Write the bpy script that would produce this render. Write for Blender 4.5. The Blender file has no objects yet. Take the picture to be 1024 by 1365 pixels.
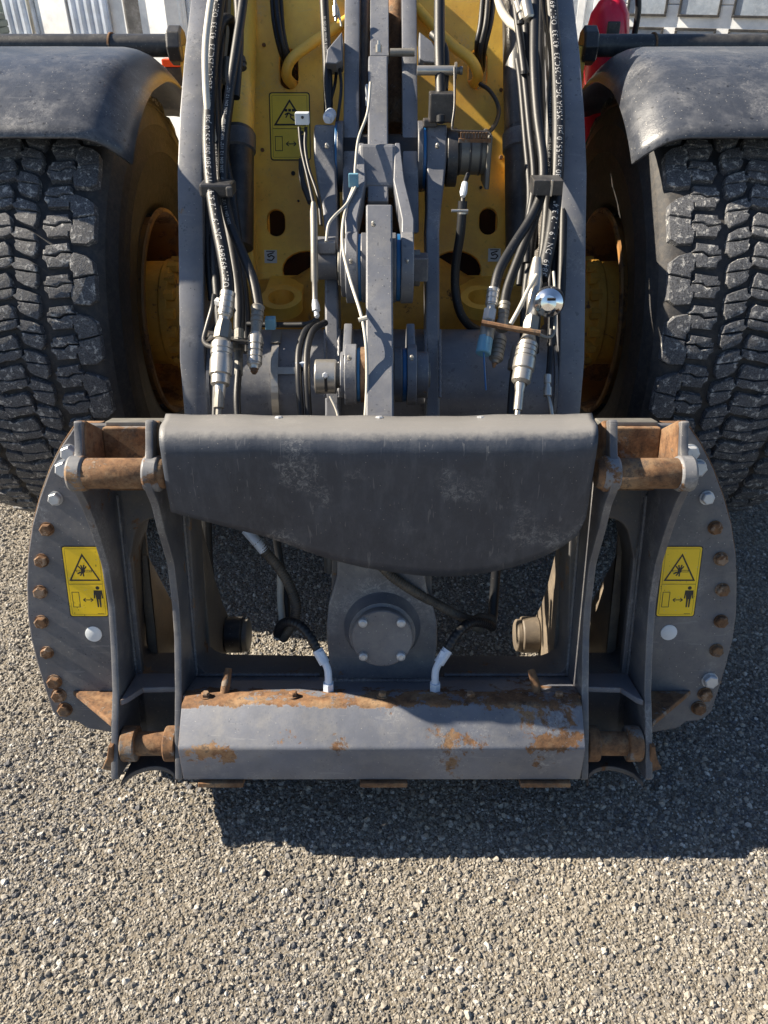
import bpy, bmesh, math, random
from math import sin, cos, pi, radians, sqrt, atan2
from mathutils import Vector, Matrix
random.seed(7)
R = radians
scene = bpy.context.scene
col = scene.collection

# ------------------------------------------------------------------ camera
F = 1025.0; CAMX, CAMZ = 0.005, 1.74; TH = R(35)
cam = bpy.data.cameras.new('camera'); camo = bpy.data.objects.new('camera', cam); col.objects.link(camo)
cam.sensor_fit = 'VERTICAL'; cam.sensor_height = 36; cam.sensor_width = 27
cam.lens = 36 * F / 1365; cam.clip_start = 0.05; cam.clip_end = 1500
DROP = 0.075            # loader coordinates are measured from a point this far below the yard
camo.location = (CAMX, 0, CAMZ - DROP); camo.rotation_euler = (pi/2 - TH, 0, 0)
scene.camera = camo

# ------------------------------------------------------------------ sky, sun, exposure
SUN_A, SUN_B = 1.36, 0.275                      # light travels (A, -B, -1)
L = Vector((SUN_A, -SUN_B, -1)).normalized()
elev = math.asin(-L.z)
w = bpy.data.worlds.new('World'); scene.world = w; w.use_nodes = True
nt = w.node_tree; bg = nt.nodes['Background']
sky = nt.nodes.new('ShaderNodeTexSky'); sky.sky_type = 'NISHITA'; sky.sun_disc = False
sky.sun_elevation = elev; sky.sun_rotation = atan2(-L.x, -L.y)
nt.links.new(sky.outputs[0], bg.inputs[0]); bg.inputs[1].default_value = 0.05
sky.dust_density = .4; sky.ozone_density = 2.5
sl = bpy.data.lights.new('sun', 'SUN'); sl.energy = 5.0; sl.angle = R(0.5); sl.color = (1.0, 0.88, 0.70)
so = bpy.data.objects.new('sun', sl); col.objects.link(so); so.location = (-3, 3, 8)
so.rotation_euler = L.to_track_quat('-Z', 'Y').to_euler()
vs = scene.view_settings; vs.view_transform = 'Standard'; vs.look = 'None'; vs.gamma = 1; vs.use_curve_mapping = False
vs.exposure = 1.52
try: scene.display_settings.display_device = 'sRGB'
except Exception: pass

# ------------------------------------------------------------------ pixel -> place in the world
def ray(px, py):
    v = (682.5 - py) / F; x = (px - 512) / F
    return Vector((x, cos(TH) + sin(TH) * v, -sin(TH) + cos(TH) * v))
CO = Vector((CAMX, 0, CAMZ))
def atD(px, py, d): return CO + ray(px, py) * d
def atX(px, py, X):
    r = ray(px, py); return CO + r * ((X - CAMX) / r.x)
def atY(px, py, Y):
    r = ray(px, py); return CO + r * (Y / r.y)
# coupler frame: x across, h up along the carriage, t out towards its front
CPO = Vector((0, 1.0501, 0.2689)); HV = Vector((0, .3012, .9535)); HV.normalize(); TV = Vector((0, -HV.z, HV.y))
MC = Matrix(((1, 0, 0, 0), (0, HV.y, TV.y, CPO.y), (0, HV.z, TV.z, CPO.z), (0, 0, 0, 1)))
MCI = MC.inverted()
def cp(px, py, t):
    r = ray(px, py); o = CPO + TV * t
    k = (o - CO).dot(TV) / r.dot(TV)
    q = MCI @ (CO + r * k); return (q.x, q.y)
def cph(py, t): return cp(509, py, t)[1]
def cpX(px, py, X):
    q = MCI @ atX(px, py, X); return (q.z, q.y)     # (t, h)

# ------------------------------------------------------------------ materials
def newmat(name):
    m = bpy.data.materials.new(name); m.use_nodes = True
    return m, m.node_tree, m.node_tree.nodes['Principled BSDF']
class G:
    def __init__(s, nt): s.nt = nt
    def n(s, t, **kw):
        nd = s.nt.nodes.new(t)
        for k, v in kw.items(): setattr(nd, k, v)
        return nd
    def l(s, a, b): s.nt.links.new(a, b)
    def inp(s, nd, i, v):
        if hasattr(v, 'default_value') or hasattr(v, 'is_output'): s.l(v, nd.inputs[i])
        else: nd.inputs[i].default_value = v
    def noise(s, vec, scale, detail=6, rough=.6, dist=0):
        nd = s.n('ShaderNodeTexNoise'); s.l(vec, nd.inputs['Vector'])
        nd.inputs['Scale'].default_value = scale; nd.inputs['Detail'].default_value = detail
        nd.inputs['Roughness'].default_value = rough; nd.inputs['Distortion'].default_value = dist
        return nd.outputs[0]
    def voro(s, vec, scale, out='Distance', feature='F1'):
        nd = s.n('ShaderNodeTexVoronoi', feature=feature); s.l(vec, nd.inputs['Vector']); nd.inputs['Scale'].default_value = scale
        return nd.outputs[out]
    def ramp(s, f, a, b, lo=0.0, hi=1.0):
        nd = s.n('ShaderNodeMapRange'); nd.inputs[1].default_value = a; nd.inputs[2].default_value = b
        nd.inputs[3].default_value = lo; nd.inputs[4].default_value = hi; s.l(f, nd.inputs[0]); return nd.outputs[0]
    def math(s, op, a, b=0.0, clamp=False):
        nd = s.n('ShaderNodeMath', operation=op); nd.use_clamp = clamp
        s.inp(nd, 0, a); s.inp(nd, 1, b); return nd.outputs[0]
    def mix(s, f, a, b):
        nd = s.n('ShaderNodeMix', data_type='RGBA')
        s.inp(nd, 0, f)
        for i, v in ((6, a), (7, b)):
            if isinstance(v, tuple): nd.inputs[i].default_value = (*v[:3], 1)
            else: s.l(v, nd.inputs[i])
        return nd.outputs[2]
    def coords(s, scl=None):
        tc = s.n('ShaderNodeTexCoord'); oi = s.n('ShaderNodeObjectInfo')
        m = s.n('ShaderNodeVectorMath', operation='ADD'); mm = s.math('MULTIPLY', oi.outputs['Random'], 31.0)
        s.l(tc.outputs['Object'], m.inputs[0]); s.l(mm, m.inputs[1])
        if scl:
            q = s.n('ShaderNodeVectorMath', operation='MULTIPLY'); s.l(m.outputs[0], q.inputs[0]); q.inputs[1].default_value = scl
            return q.outputs[0]
        return m.outputs[0]
    def bump(s, h, strength, dist, nrm=None):
        nd = s.n('ShaderNodeBump'); nd.inputs['Strength'].default_value = strength; nd.inputs['Distance'].default_value = dist
        s.l(h, nd.inputs['Height'])
        if nrm is not None: s.l(nrm, nd.inputs['Normal'])
        return nd.outputs[0]

def worn(name, base, rust=.0, dust=.25, rough=.45, metal=0.0, edge=.6, dustc=(.30, .28, .24), rscale=9, bumps=.35, specks=.5, streak=0, edgec=None, var=1.45, top=0, topc=(.33, .32, .30), band=None, spots=(), drops=0, scuff=0):
    m, nt, b = newmat(name); g = G(nt); v = g.coords()
    big = g.noise(v, 5, 7, .65); mid = g.noise(v, 38, 8, .7); fine = g.noise(v, 300, 4, .6)
    c = g.mix(g.ramp(big, .35, .68), tuple(x * .82 for x in base), tuple(min(1, x * var * .85) for x in base))
    d1 = g.ramp(g.noise(v, 14, 10, .75), .46, .72); d1 = g.math('MULTIPLY', d1, dust)
    d1 = g.math('ADD', d1, g.math('MULTIPLY', g.ramp(mid, .55, .8), dust * .6), True)
    if streak:
        vv = g.coords((26, 2.4, 26)); d1 = g.math('ADD', d1, g.math('MULTIPLY', g.ramp(g.noise(vv, 1.6, 8, .7), .48, .75), streak), True)
    c = g.mix(d1, c, dustc)
    if specks:
        sp = g.voro(v, 120); sp2 = g.ramp(g.noise(v, 22, 3), .5, .62)
        spm = g.math('MULTIPLY', g.math('MULTIPLY', g.ramp(sp, .16, .22, 1, 0), sp2), specks)
        c = g.mix(spm, c, tuple(x * .35 for x in base))
        sp = g.voro(v, 75); spm = g.math('MULTIPLY', g.ramp(sp, .07, .1, 1, 0), specks * .8)
        c = g.mix(spm, c, (.42, .40, .36))
    if drops:
        vw = g.n('ShaderNodeVectorMath', operation='ADD'); nv = g.n('ShaderNodeTexNoise'); g.l(v, nv.inputs['Vector']); nv.inputs['Scale'].default_value = 60
        sv_ = g.n('ShaderNodeVectorMath', operation='SCALE'); g.l(nv.outputs['Color'], sv_.inputs[0]); sv_.inputs['Scale'].default_value = .02
        g.l(v, vw.inputs[0]); g.l(sv_.outputs[0], vw.inputs[1])
        dr = g.math('MULTIPLY', g.ramp(g.voro(vw.outputs[0], 34), .13, .17, 1, 0), g.math('MULTIPLY', g.ramp(g.noise(v, 7, 4), .42, .52), drops))
        c = g.mix(dr, c, tuple(x * .35 for x in base))
    if scuff:
        sc_ = g.math('MULTIPLY', g.ramp(g.noise(v, 7, 3, .5), .56, .66), g.ramp(g.noise(v, 90, 10, .85, 1.0), .48, .60))
        c = g.mix(g.math('MULTIPLY', sc_, scuff), c, (.34, .34, .34))
        sl_ = g.n('ShaderNodeVectorMath', operation='MULTIPLY'); g.l(v, sl_.inputs[0]); sl_.inputs[1].default_value = (150, 9, 60) if streak else (14, 120, 40)
        ln_ = g.math('MULTIPLY', g.ramp(g.noise(sl_.outputs[0], 1.0, 2, .5, .6), .68, .70), scuff * .3)
        c = g.mix(ln_, c, (.30, .30, .30))
    geo = g.n('ShaderNodeNewGeometry')
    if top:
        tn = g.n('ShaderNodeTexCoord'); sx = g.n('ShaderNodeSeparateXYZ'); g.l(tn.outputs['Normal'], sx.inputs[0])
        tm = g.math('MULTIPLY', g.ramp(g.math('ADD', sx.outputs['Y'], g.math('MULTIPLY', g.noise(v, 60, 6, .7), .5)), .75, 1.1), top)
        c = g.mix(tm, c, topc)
    if rust > 0 or edge > 0:
        if edge > 0:
            bv = g.n('ShaderNodeBevel'); bv.samples = 3; bv.inputs[0].default_value = .004
            dt = g.n('ShaderNodeVectorMath', operation='DOT_PRODUCT'); g.l(bv.outputs[0], dt.inputs[0]); g.l(geo.outputs['Normal'], dt.inputs[1])
            e = g.ramp(dt.outputs['Value'], .995, .90, 0, 1)
            e = g.math('MULTIPLY', e, g.ramp(g.noise(v, 18, 8, .7), .42, .58)); e = g.math('MULTIPLY', e, edge, True)
        rn = g.noise(v, rscale, 12, .72, .3)
        th = .74 - .42 * rust
        rm = g.ramp(rn, th, th + .035)
        if rust <= 0: rm = g.math('MULTIPLY', rm, 0.0)
        if band:
            tb = g.n('ShaderNodeTexCoord'); sb = g.n('ShaderNodeSeparateXYZ'); g.l(tb.outputs['Object'], sb.inputs[0])
            dist = g.math('ABSOLUTE', g.math('SUBTRACT', sb.outputs['Y'], band[0]))
            bm_ = g.math('SUBTRACT', g.ramp(dist, 0, band[1], 1, 0), g.ramp(g.noise(v, 16, 9, .75), .42, .66))
            rm = g.math('MAXIMUM', rm, g.ramp(bm_, .28, .40))
        for (qx, qy, qt, qr) in spots:
            tb = g.n('ShaderNodeTexCoord'); sv = g.n('ShaderNodeVectorMath', operation='SUBTRACT'); g.l(tb.outputs['Object'], sv.inputs[0]); sv.inputs[1].default_value = (qx, qy, qt)
            sm_ = g.n('ShaderNodeVectorMath', operation='MULTIPLY'); g.l(sv.outputs[0], sm_.inputs[0]); sm_.inputs[1].default_value = (1 / qr, 2.0 / qr, 1 / qr)
            ln = g.n('ShaderNodeVectorMath', operation='LENGTH'); g.l(sm_.outputs[0], ln.inputs[0])
            bm_ = g.math('SUBTRACT', g.ramp(ln.outputs['Value'], 0, 1, 1, 0), g.ramp(g.noise(v, 24, 9, .75), .38, .66))
            rm = g.math('MAXIMUM', rm, g.ramp(bm_, .02, .10))
        rc = g.mix(g.ramp(g.noise(v, 45, 8, .8), .35, .66), (.055, .030, .018), (.225, .118, .056))
        rc = g.mix(g.ramp(g.noise(v, 13, 6, .7), .5, .7), rc, (.30, .20, .115))
        rc = g.mix(g.math('MULTIPLY', g.ramp(g.noise(v, 26, 9, .75), .56, .62), .8), rc, (.06, .045, .038))
        tot = rm
        if edge > 0:
            if edgec: c = g.mix(e, c, edgec)
            else: tot = g.math('MAXIMUM', rm, e)
        c = g.mix(tot, c, rc)
        rr = g.math('ADD', g.math('MULTIPLY', tot, .9 - rough), rough)
        rr = g.math('ADD', rr, g.math('MULTIPLY', d1, .3), True)
        g.l(rr, b.inputs['Roughness'])
        h = g.math('ADD', g.math('MULTIPLY', mid, .4), g.math('ADD', g.math('MULTIPLY', fine, .25), g.math('MULTIPLY', tot, -.5)))
    else:
        rr = g.math('ADD', g.math('MULTIPLY', d1, .35), rough, True); g.l(rr, b.inputs['Roughness'])
        h = g.math('ADD', g.math('MULTIPLY', mid, .5), g.math('MULTIPLY', fine, .3))
    g.l(g.bump(h, bumps, .003), b.inputs['Normal'])
    g.l(c, b.inputs['Base Color']); b.inputs['Metallic'].default_value = metal
    return m

def simple(name, c, rough=.5, metal=0, emit=None, trans=0):
    m, nt, b = newmat(name); b.inputs['Base Color'].default_value = (*c, 1); b.inputs['Roughness'].default_value = rough; b.inputs['Metallic'].default_value = metal
    if trans: b.inputs['Transmission Weight'].default_value = trans
    return m

M = {}
M['paint'] = worn('grey_paint', (.085, .089, .104), .27, .34, .42, edge=.9, edgec=(.27, .25, .235), scuff=.5)
M['flange'] = worn('flange_paint', (.105, .107, .12), .16, .40, .5, edge=.5, scuff=.7, dustc=(.27, .25, .22), specks=.9)
M['arm'] = worn('arm_paint', (.14, .148, .172), .12, .26, .38, edge=.5, edgec=(.33, .32, .30), specks=.9, drops=.5, scuff=.5)
M['frame'] = worn('frame_paint', (.085, .085, .09), .34, .55, .6, edge=.5, dustc=(.19, .155, .115))
M['lug'] = worn('dusty_lug_sunlit_boss', (.12, .10, .08), .2, .6, .6, edge=.4, dustc=(.28, .22, .15))  # dusty lugs; also the painted sunlight on the right boss and cap
M['hook'] = worn('hook_paint', (.15, .14, .135), .78, .35, .6, edge=1.0)
M['cheek'] = worn('cheek_paint', (.15, .155, .17), .52, .35, .5, edge=1.0, scuff=.8)
M['rust'] = worn('rusty_steel', (.16, .12, .09), .88, .3, .7, edge=.2, rscale=12, bumps=.7)
M['bar'] = worn('bar_paint', (.125, .135, .165), .36, .3, .45, edge=1.0, rscale=7, band=(cph(938, -.045), .013), scuff=.6, spots=[(*cp(283, 1004, .01), .01, .085), (*cp(738, 992, .01), .01, .085), (*cp(386, 985, .01), .01, .05), (*cp(612, 985, .01), .01, .04), (*cp(680, 945, .01), -.03, .10)])
M['boltrust'] = worn('rusty_bolt', (.22, .15, .10), .7, .35, .6, edge=.3, rscale=30)
M['boltzinc'] = worn('zinc_bolt', (.42, .44, .47), .05, .2, .35, edge=.2, metal=.35)
M['steel'] = worn('machined_steel', (.50, .48, .44), .05, .35, .32, metal=.75, edge=.2, dustc=(.25, .21, .16))
M['dullsteel'] = worn('dull_steel', (.20, .195, .18), .15, .4, .5, metal=.5, edge=.3)
M['chrome'] = simple('chrome', (.85, .85, .85), .12, 1)
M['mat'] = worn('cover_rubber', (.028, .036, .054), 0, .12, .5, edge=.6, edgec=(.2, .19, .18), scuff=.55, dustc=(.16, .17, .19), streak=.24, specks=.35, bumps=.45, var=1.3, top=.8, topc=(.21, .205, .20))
M['rubber'] = worn('hose_rubber', (.006, .007, .010), 0, .035, .5, edge=0, dustc=(.16, .15, .14), specks=.3, bumps=.25)
M['sleeve'] = worn('hose_sleeve', (.05, .043, .036), 0, .5, .6, edge=0, dustc=(.20, .17, .13), specks=0)
M['blackmetal'] = worn('black_metal', (.03, .031, .035), .03, .22, .4, edge=.4, edgec=(.2, .15, .1))
M['plasticfender'] = worn('fender_plastic', (.046, .052, .067), 0, .26, .34, edge=.3, edgec=(.2, .2, .2), dustc=(.30, .30, .31), specks=1.0, var=1.2, bumps=.6, drops=.9, scuff=.35)
M['yellow'] = worn('yellow_paint', (.95, .53, .085), .10, .20, .36, edge=.25, dustc=(.42, .28, .12), drops=.3, scuff=.3, specks=.35)
M['yellowdirty'] = worn('dirty_yellow_paint', (.58, .31, .045), .38, .35, .55, edge=.5, dustc=(.2, .11, .05), specks=.4)
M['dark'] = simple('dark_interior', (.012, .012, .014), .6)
M['blue'] = simple('blue_seal', (.01, .10, .26), .35)
M['white'] = worn('white_paint', (.80, .83, .86), 0, .06, .4, edge=0, specks=0, bumps=.1)
M['whitetag'] = worn('white_tag', (.62, .66, .70), 0, .12, .45, edge=0, specks=.2, bumps=.1)
M['wire'] = worn('grey_cable', (.45, .43, .38), 0, .3, .5, edge=0, specks=0)
M['decal'] = worn('decal_yellow', (1.0, .66, .010), .10, .12, .35, edge=0, dustc=(.45, .33, .05), specks=.9, bumps=.08, var=1.2)
M['decalold'] = worn('decal_old_yellow', (.92, .72, .07), 0, .12, .4, edge=0, dustc=(.35, .3, .1), specks=.3, bumps=.08, var=1.2)
M['print'] = simple('black_print', (.015, .014, .013), .45)
M['lettering'] = simple('hose_lettering', (.38, .38, .38), .7)
M['red'] = worn('red_paint', (.62, .012, .05), 0, .08, .3, edge=0, specks=.2, bumps=.06)
M['orange'] = simple('orange_lens', (.85, .10, .02), .3)
M['bluecap'] = worn('blue_cap', (.12, .30, .42), 0, .3, .5, edge=0)
M['galv'] = worn('galvanised', (.50, .56, .66), 0, .1, .4, edge=0, specks=0, metal=.1)
M['glass'] = simple('window_glass', (.05, .06, .07), .06)
M['film'] = worn('plastic_film', (.20, .19, .18), 0, .5, .15, edge=0, dustc=(.55, .55, .55), specks=0, bumps=1.2, rscale=4)
M['greygreen'] = worn('grey_green_paint', (.13, .16, .15), 0, .3, .6, edge=0, specks=0)
M['brightyellow'] = simple('bright_yellow', (.85, .62, .03), .4)

def tyre_mat(name, blocks):
    m, nt, b = newmat(name); g = G(nt); v = g.coords()
    n1 = g.noise(v, 9, 8, .7); n2 = g.noise(v, 55, 10, .75, .4); n3 = g.noise(v, 260, 6, .7)
    c = g.mix(g.ramp(n1, .35, .65), (.014, .015, .018), (.03, .031, .036))
    if blocks:
        c = g.mix(g.ramp(n3, .36, .60), c, (.115, .12, .135))
        c = g.mix(g.math('MULTIPLY', g.ramp(n2, .545, .60), .85), c, (.46, .45, .43))
    else:
        c = g.mix(g.math('MULTIPLY', g.ramp(n2, .45, .75), .5), c, (.12, .10, .08))
    vc = g.voro(v, 60, feature='DISTANCE_TO_EDGE'); crack = g.ramp(vc, 0, .05, 0, 1)
    h = g.math('ADD', g.math('MULTIPLY', n2, 1.0), g.math('MULTIPLY', n3, .6))
    if blocks: h = g.math('ADD', h, g.math('MULTIPLY', crack, .12))
    g.l(c, b.inputs['Base Color']); g.l(g.bump(h, .8 if blocks else .35, .004), b.inputs['Normal'])
    b.inputs['Roughness'].default_value = .72; return m
M['rimbrown'] = worn('rusty_rim', (.24, .115, .03), .55, .35, .6, edge=.4, dustc=(.13, .08, .045), specks=.4)
M['tread'] = tyre_mat('tread_rubber', True); M['tyre'] = tyre_mat('tyre_rubber', False)

def ground_mat():
    m, nt, b = newmat('ground_grit'); g = G(nt)
    tc = g.n('ShaderNodeTexCoord'); v = tc.outputs['Object']
    n1 = g.noise(v, 1.1, 6, .6); n2 = g.noise(v, 60, 6, .7); n3 = g.noise(v, 260, 5, .7)
    vo = g.voro(v, 130); vcx = g.n('ShaderNodeTexVoronoi'); g.l(v, vcx.inputs['Vector']); vcx.inputs['Scale'].default_value = 130
    sep = g.n('ShaderNodeSeparateColor'); g.l(vcx.outputs['Color'], sep.inputs[0])
    c = g.mix(g.ramp(n1, .35, .65), (.15, .132, .104), (.28, .237, .175))
    c = g.mix(g.ramp(n3, .35, .65), c, (.11, .10, .09))
    c = g.mix(g.ramp(sep.outputs[0], .55, .95), c, (.30, .28, .25))
    h = g.math('ADD', g.math('MULTIPLY', g.ramp(vo, 0, .6, 1, 0), 1.0), g.math('MULTIPLY', n2, .8))
    h = g.math('ADD', h, g.math('MULTIPLY', n3, .5))
    g.l(c, b.inputs['Base Color']); g.l(g.bump(h, 1.0, .006), b.inputs['Normal']); b.inputs['Roughness'].default_value = .95
    return m
M['ground'] = ground_mat()
def stone_mat():
    m, nt, b = newmat('stone'); g = G(nt); oi = g.n('ShaderNodeObjectInfo'); rnd = oi.outputs['Random']
    geo = g.n('ShaderNodeNewGeometry'); n1 = g.noise(geo.outputs['Position'], 1.3, 4, .6); n2 = g.noise(geo.outputs['Position'], 400, 4, .7)
    c = g.mix(rnd, (.05, .05, .053), (.36, .335, .295))
    c = g.mix(g.ramp(g.math('FRACT', g.math('MULTIPLY', rnd, 17.3)), .90, .94), c, (.46, .45, .43))
    c = g.mix(g.ramp(g.math('FRACT', g.math('MULTIPLY', rnd, 7.7)), .8, .84), c, (.085, .088, .10))
    c = g.mix(g.math('MULTIPLY', g.ramp(n1, .42, .62), .5), c, (.30, .26, .195))
    c = g.mix(g.math('MULTIPLY', g.ramp(n2, .4, .65), .3), c, (.13, .125, .12))
    g.l(c, b.inputs['Base Color']); b.inputs['Roughness'].default_value = .85
    g.l(g.bump(n2, .4, .001), b.inputs['Normal'])
    return m
M['stone'] = stone_mat()

# ------------------------------------------------------------------ mesh helpers
WM = {}
def link(name, me, mats, parent=None, M4=None, bevel=0, smooth=None, label=None, seg=2):
    o = bpy.data.objects.new(name, me); col.objects.link(o)
    if me and not me.materials:
        for mm in (mats if isinstance(mats, (list, tuple)) else [mats]): me.materials.append(M[mm] if isinstance(mm, str) else mm)
    if smooth is not None:
        me.shade_smooth(); me.set_sharp_from_angle(angle=R(smooth))
    if bevel:
        b = o.modifiers.new('bevel', 'BEVEL'); b.width = bevel; b.segments = seg; b.limit_method = 'ANGLE'; b.angle_limit = R(35)
        b.harden_normals = False; b.use_clamp_overlap = True
    if parent is not None: o.parent = parent
    if M4 is not None: o.matrix_basis = M4
    if label: o['label'] = label
    return o
class MB:
    def __init__(s): s.v = []; s.f = []; s.m = []
    def add(s, vs, fs, mi=0):
        k = len(s.v); s.v += [tuple(p) for p in vs]; s.f += [tuple(i + k for i in f) for f in fs]; s.m += [mi] * len(fs); return s
    def box(s, a, b, mi=0, X=None):
        vs = [Vector((x, y, z)) for x in (a[0], b[0]) for y in (a[1], b[1]) for z in (a[2], b[2])]
        if X is not None: vs = [X @ p for p in vs]
        return s.add(vs, [(0, 1, 3, 2), (4, 6, 7, 5), (0, 4, 5, 1), (2, 3, 7, 6), (0, 2, 6, 4), (1, 5, 7, 3)], mi)
    def prism(s, pts, z0, z1, X=None, mi=0, taper=0.0):
        n = len(pts); c = (sum(p[0] for p in pts) / n, sum(p[1] for p in pts) / n)
        def sh(p):
            if not taper: return p
            d = Vector((c[0] - p[0], c[1] - p[1])); l = d.length or 1; return (p[0] + d.x / l * taper, p[1] + d.y / l * taper)
        vs = [Vector((p[0], p[1], z0)) for p in pts] + [Vector((*sh(p), z1)) for p in pts]
        if X is not None: vs = [X @ p for p in vs]
        fs = [tuple(reversed(range(n))), tuple(range(n, 2 * n))] + [(i, (i + 1) % n, n + (i + 1) % n, n + i) for i in range(n)]
        return s.add(vs, fs, mi)
    def lathe(s, prof, axis_o, axis_d, seg=24, mi=0, caps=True, up=None):
        """prof: (s, r) along axis"""
        d = Vector(axis_d).normalized(); o = Vector(axis_o)
        u = Vector(up) if up is not None else (Vector((0, 0, 1)) if abs(d.z) < .9 else Vector((0, 1, 0)))
        u = (u - d * u.dot(d)).normalized(); w_ = d.cross(u)
        k = len(s.v); n = seg
        for (a, r) in prof:
            for i in range(n):
                t = 2 * pi * i / n; s.v.append(tuple(o + d * a + (u * cos(t) + w_ * sin(t)) * r))
        for j in range(len(prof) - 1):
            for i in range(n):
                s.f.append((k + j * n + i, k + j * n + (i + 1) % n, k + (j + 1) * n + (i + 1) % n, k + (j + 1) * n + i)); s.m.append(mi)
        if caps:
            s.f.append(tuple(k + i for i in reversed(range(n)))); s.m.append(mi)
            e = k + (len(prof) - 1) * n; s.f.append(tuple(e + i for i in range(n))); s.m.append(mi)
        return s
    def tube(s, pts, r, seg=12, mi=0, ridge=0, ridgep=.006):
        pts = [Vector(p) for p in pts]; k = len(s.v); n = seg
        T = [(pts[min(i + 1, len(pts) - 1)] - pts[max(i - 1, 0)]).normalized() for i in range(len(pts))]
        u = Vector((0, -1, .3)); u = (u - T[0] * u.dot(T[0])).normalized(); acc = 0
        for i, p in enumerate(pts):
            u = (u - T[i] * u.dot(T[i])).normalized(); w_ = T[i].cross(u)
            if i: acc += (p - pts[i - 1]).length
            rr = (r[i] if isinstance(r, (list, tuple)) else r) + (ridge * sin(2 * pi * acc / ridgep) if ridge else 0)
            for j in range(n):
                t = 2 * pi * j / n; s.v.append(tuple(p + (u * cos(t) + w_ * sin(t)) * rr))
        for i in range(len(pts) - 1):
            for j in range(n):
                s.f.append((k + i * n + j, k + i * n + (j + 1) % n, k + (i + 1) * n + (j + 1) % n, k + (i + 1) * n + j)); s.m.append(mi)
        s.f.append(tuple(k + i for i in reversed(range(n)))); s.m.append(mi)
        e = k + (len(pts) - 1) * n; s.f.append(tuple(e + i for i in range(n))); s.m.append(mi)
        return s
    def mesh(s, name):
        me = bpy.data.meshes.new(name); me.from_pydata(s.v, [], s.f); me.update()
        for p, mi in zip(me.polygons, s.m): p.material_index = mi
        return me
    def build(s, name, mats, parent=None, M4=None, bevel=0, smooth=None, label=None, seg=2):
        return link(name, s.mesh(name), mats, parent, M4, bevel, smooth, label, seg)

def catmull(P, step=.008):
    P = [Vector(p) for p in P]; out = []
    Q = [P[0] * 2 - P[1]] + P + [P[-1] * 2 - P[-2]]
    for i in range(1, len(Q) - 2):
        a, b, c, d = Q[i - 1:i + 3]; n = max(2, int((c - b).length / step))
        for k in range(n):
            t = k / n
            out.append(.5 * ((2 * b) + (c - a) * t + (2 * a - 5 * b + 4 * c - d) * t * t + (3 * b - a - 3 * c + d) * t ** 3))
    out.append(P[-1]); return out

def plate_mesh(outline, holes, w0, w1, bevel=.0, X=None, name='plate'):
    cu = bpy.data.curves.new('tmp', 'CURVE'); cu.dimensions = '2D'; cu.fill_mode = 'BOTH'
    for poly in [outline] + list(holes):
        sp = cu.splines.new('POLY'); sp.points.add(len(poly) - 1)
        for p, q in zip(sp.points, poly): p.co = (q[0], q[1], 0, 1)
        sp.use_cyclic_u = True
    bevel = min(bevel, (w1 - w0) * .45)
    cu.extrude = (w1 - w0) / 2 - bevel; cu.bevel_depth = bevel; cu.bevel_resolution = 1; cu.offset = -bevel
    ob = bpy.data.objects.new('tmp', cu); col.objects.link(ob)
    dg = bpy.context.evaluated_depsgraph_get()
    me = bpy.data.meshes.new_from_object(ob.evaluated_get(dg)); me.name = name
    bpy.data.objects.remove(ob); bpy.data.curves.remove(cu)
    T = Matrix.Translation((0, 0, (w0 + w1) / 2))
    if X is not None: T = X @ T
    me.transform(T)
    if T.determinant() < 0: me.flip_normals()
    me.shade_smooth(); me.set_sharp_from_angle(angle=R(30))
    return me
def rounded(poly, r, n=5):
    out = []; m = len(poly)
    for i in range(m):
        p = Vector(poly[i][:2]); a = Vector(poly[i - 1][:2]) - p; b = Vector(poly[(i + 1) % m][:2]) - p
        rr = (poly[i][2] if len(poly[i]) > 2 else r); rr = min(rr, a.length * .45, b.length * .45)
        if rr <= 0: out.append(tuple(p)); continue
        A = p + a.normalized() * rr; B = p + b.normalized() * rr
        for k in range(n + 1):
            t = k / n; out.append(tuple((1 - t) ** 2 * A + 2 * t * (1 - t) * p + t * t * B))
    return out
# plate axes in coupler space for an X-normal plate: (u=t, v=h, w=x)
XT = Matrix(((0, 0, 1, 0), (0, 1, 0, 0), (1, 0, 0, 0), (0, 0, 0, 1)))
# plate axes in world space for an X-normal plate: (u=Y, v=Z, w=X)
XW = Matrix(((0, 0, 1, 0), (1, 0, 0, 0), (0, 1, 0, 0), (0, 0, 0, 1)))
def mirx(poly): return [(-p[0],) + tuple(p[1:]) for p in poly]

# ------------------------------------------------------------------ ground
me = MB().add([(-300, -300, 0), (300, -300, 0), (300, 300, 0), (-300, 300, 0)], [(0, 1, 2, 3)])
gr = me.build('ground', 'ground'); gr['kind'] = 'structure'; gr['label'] = 'gritty compacted gravel yard under the loader'

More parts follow.
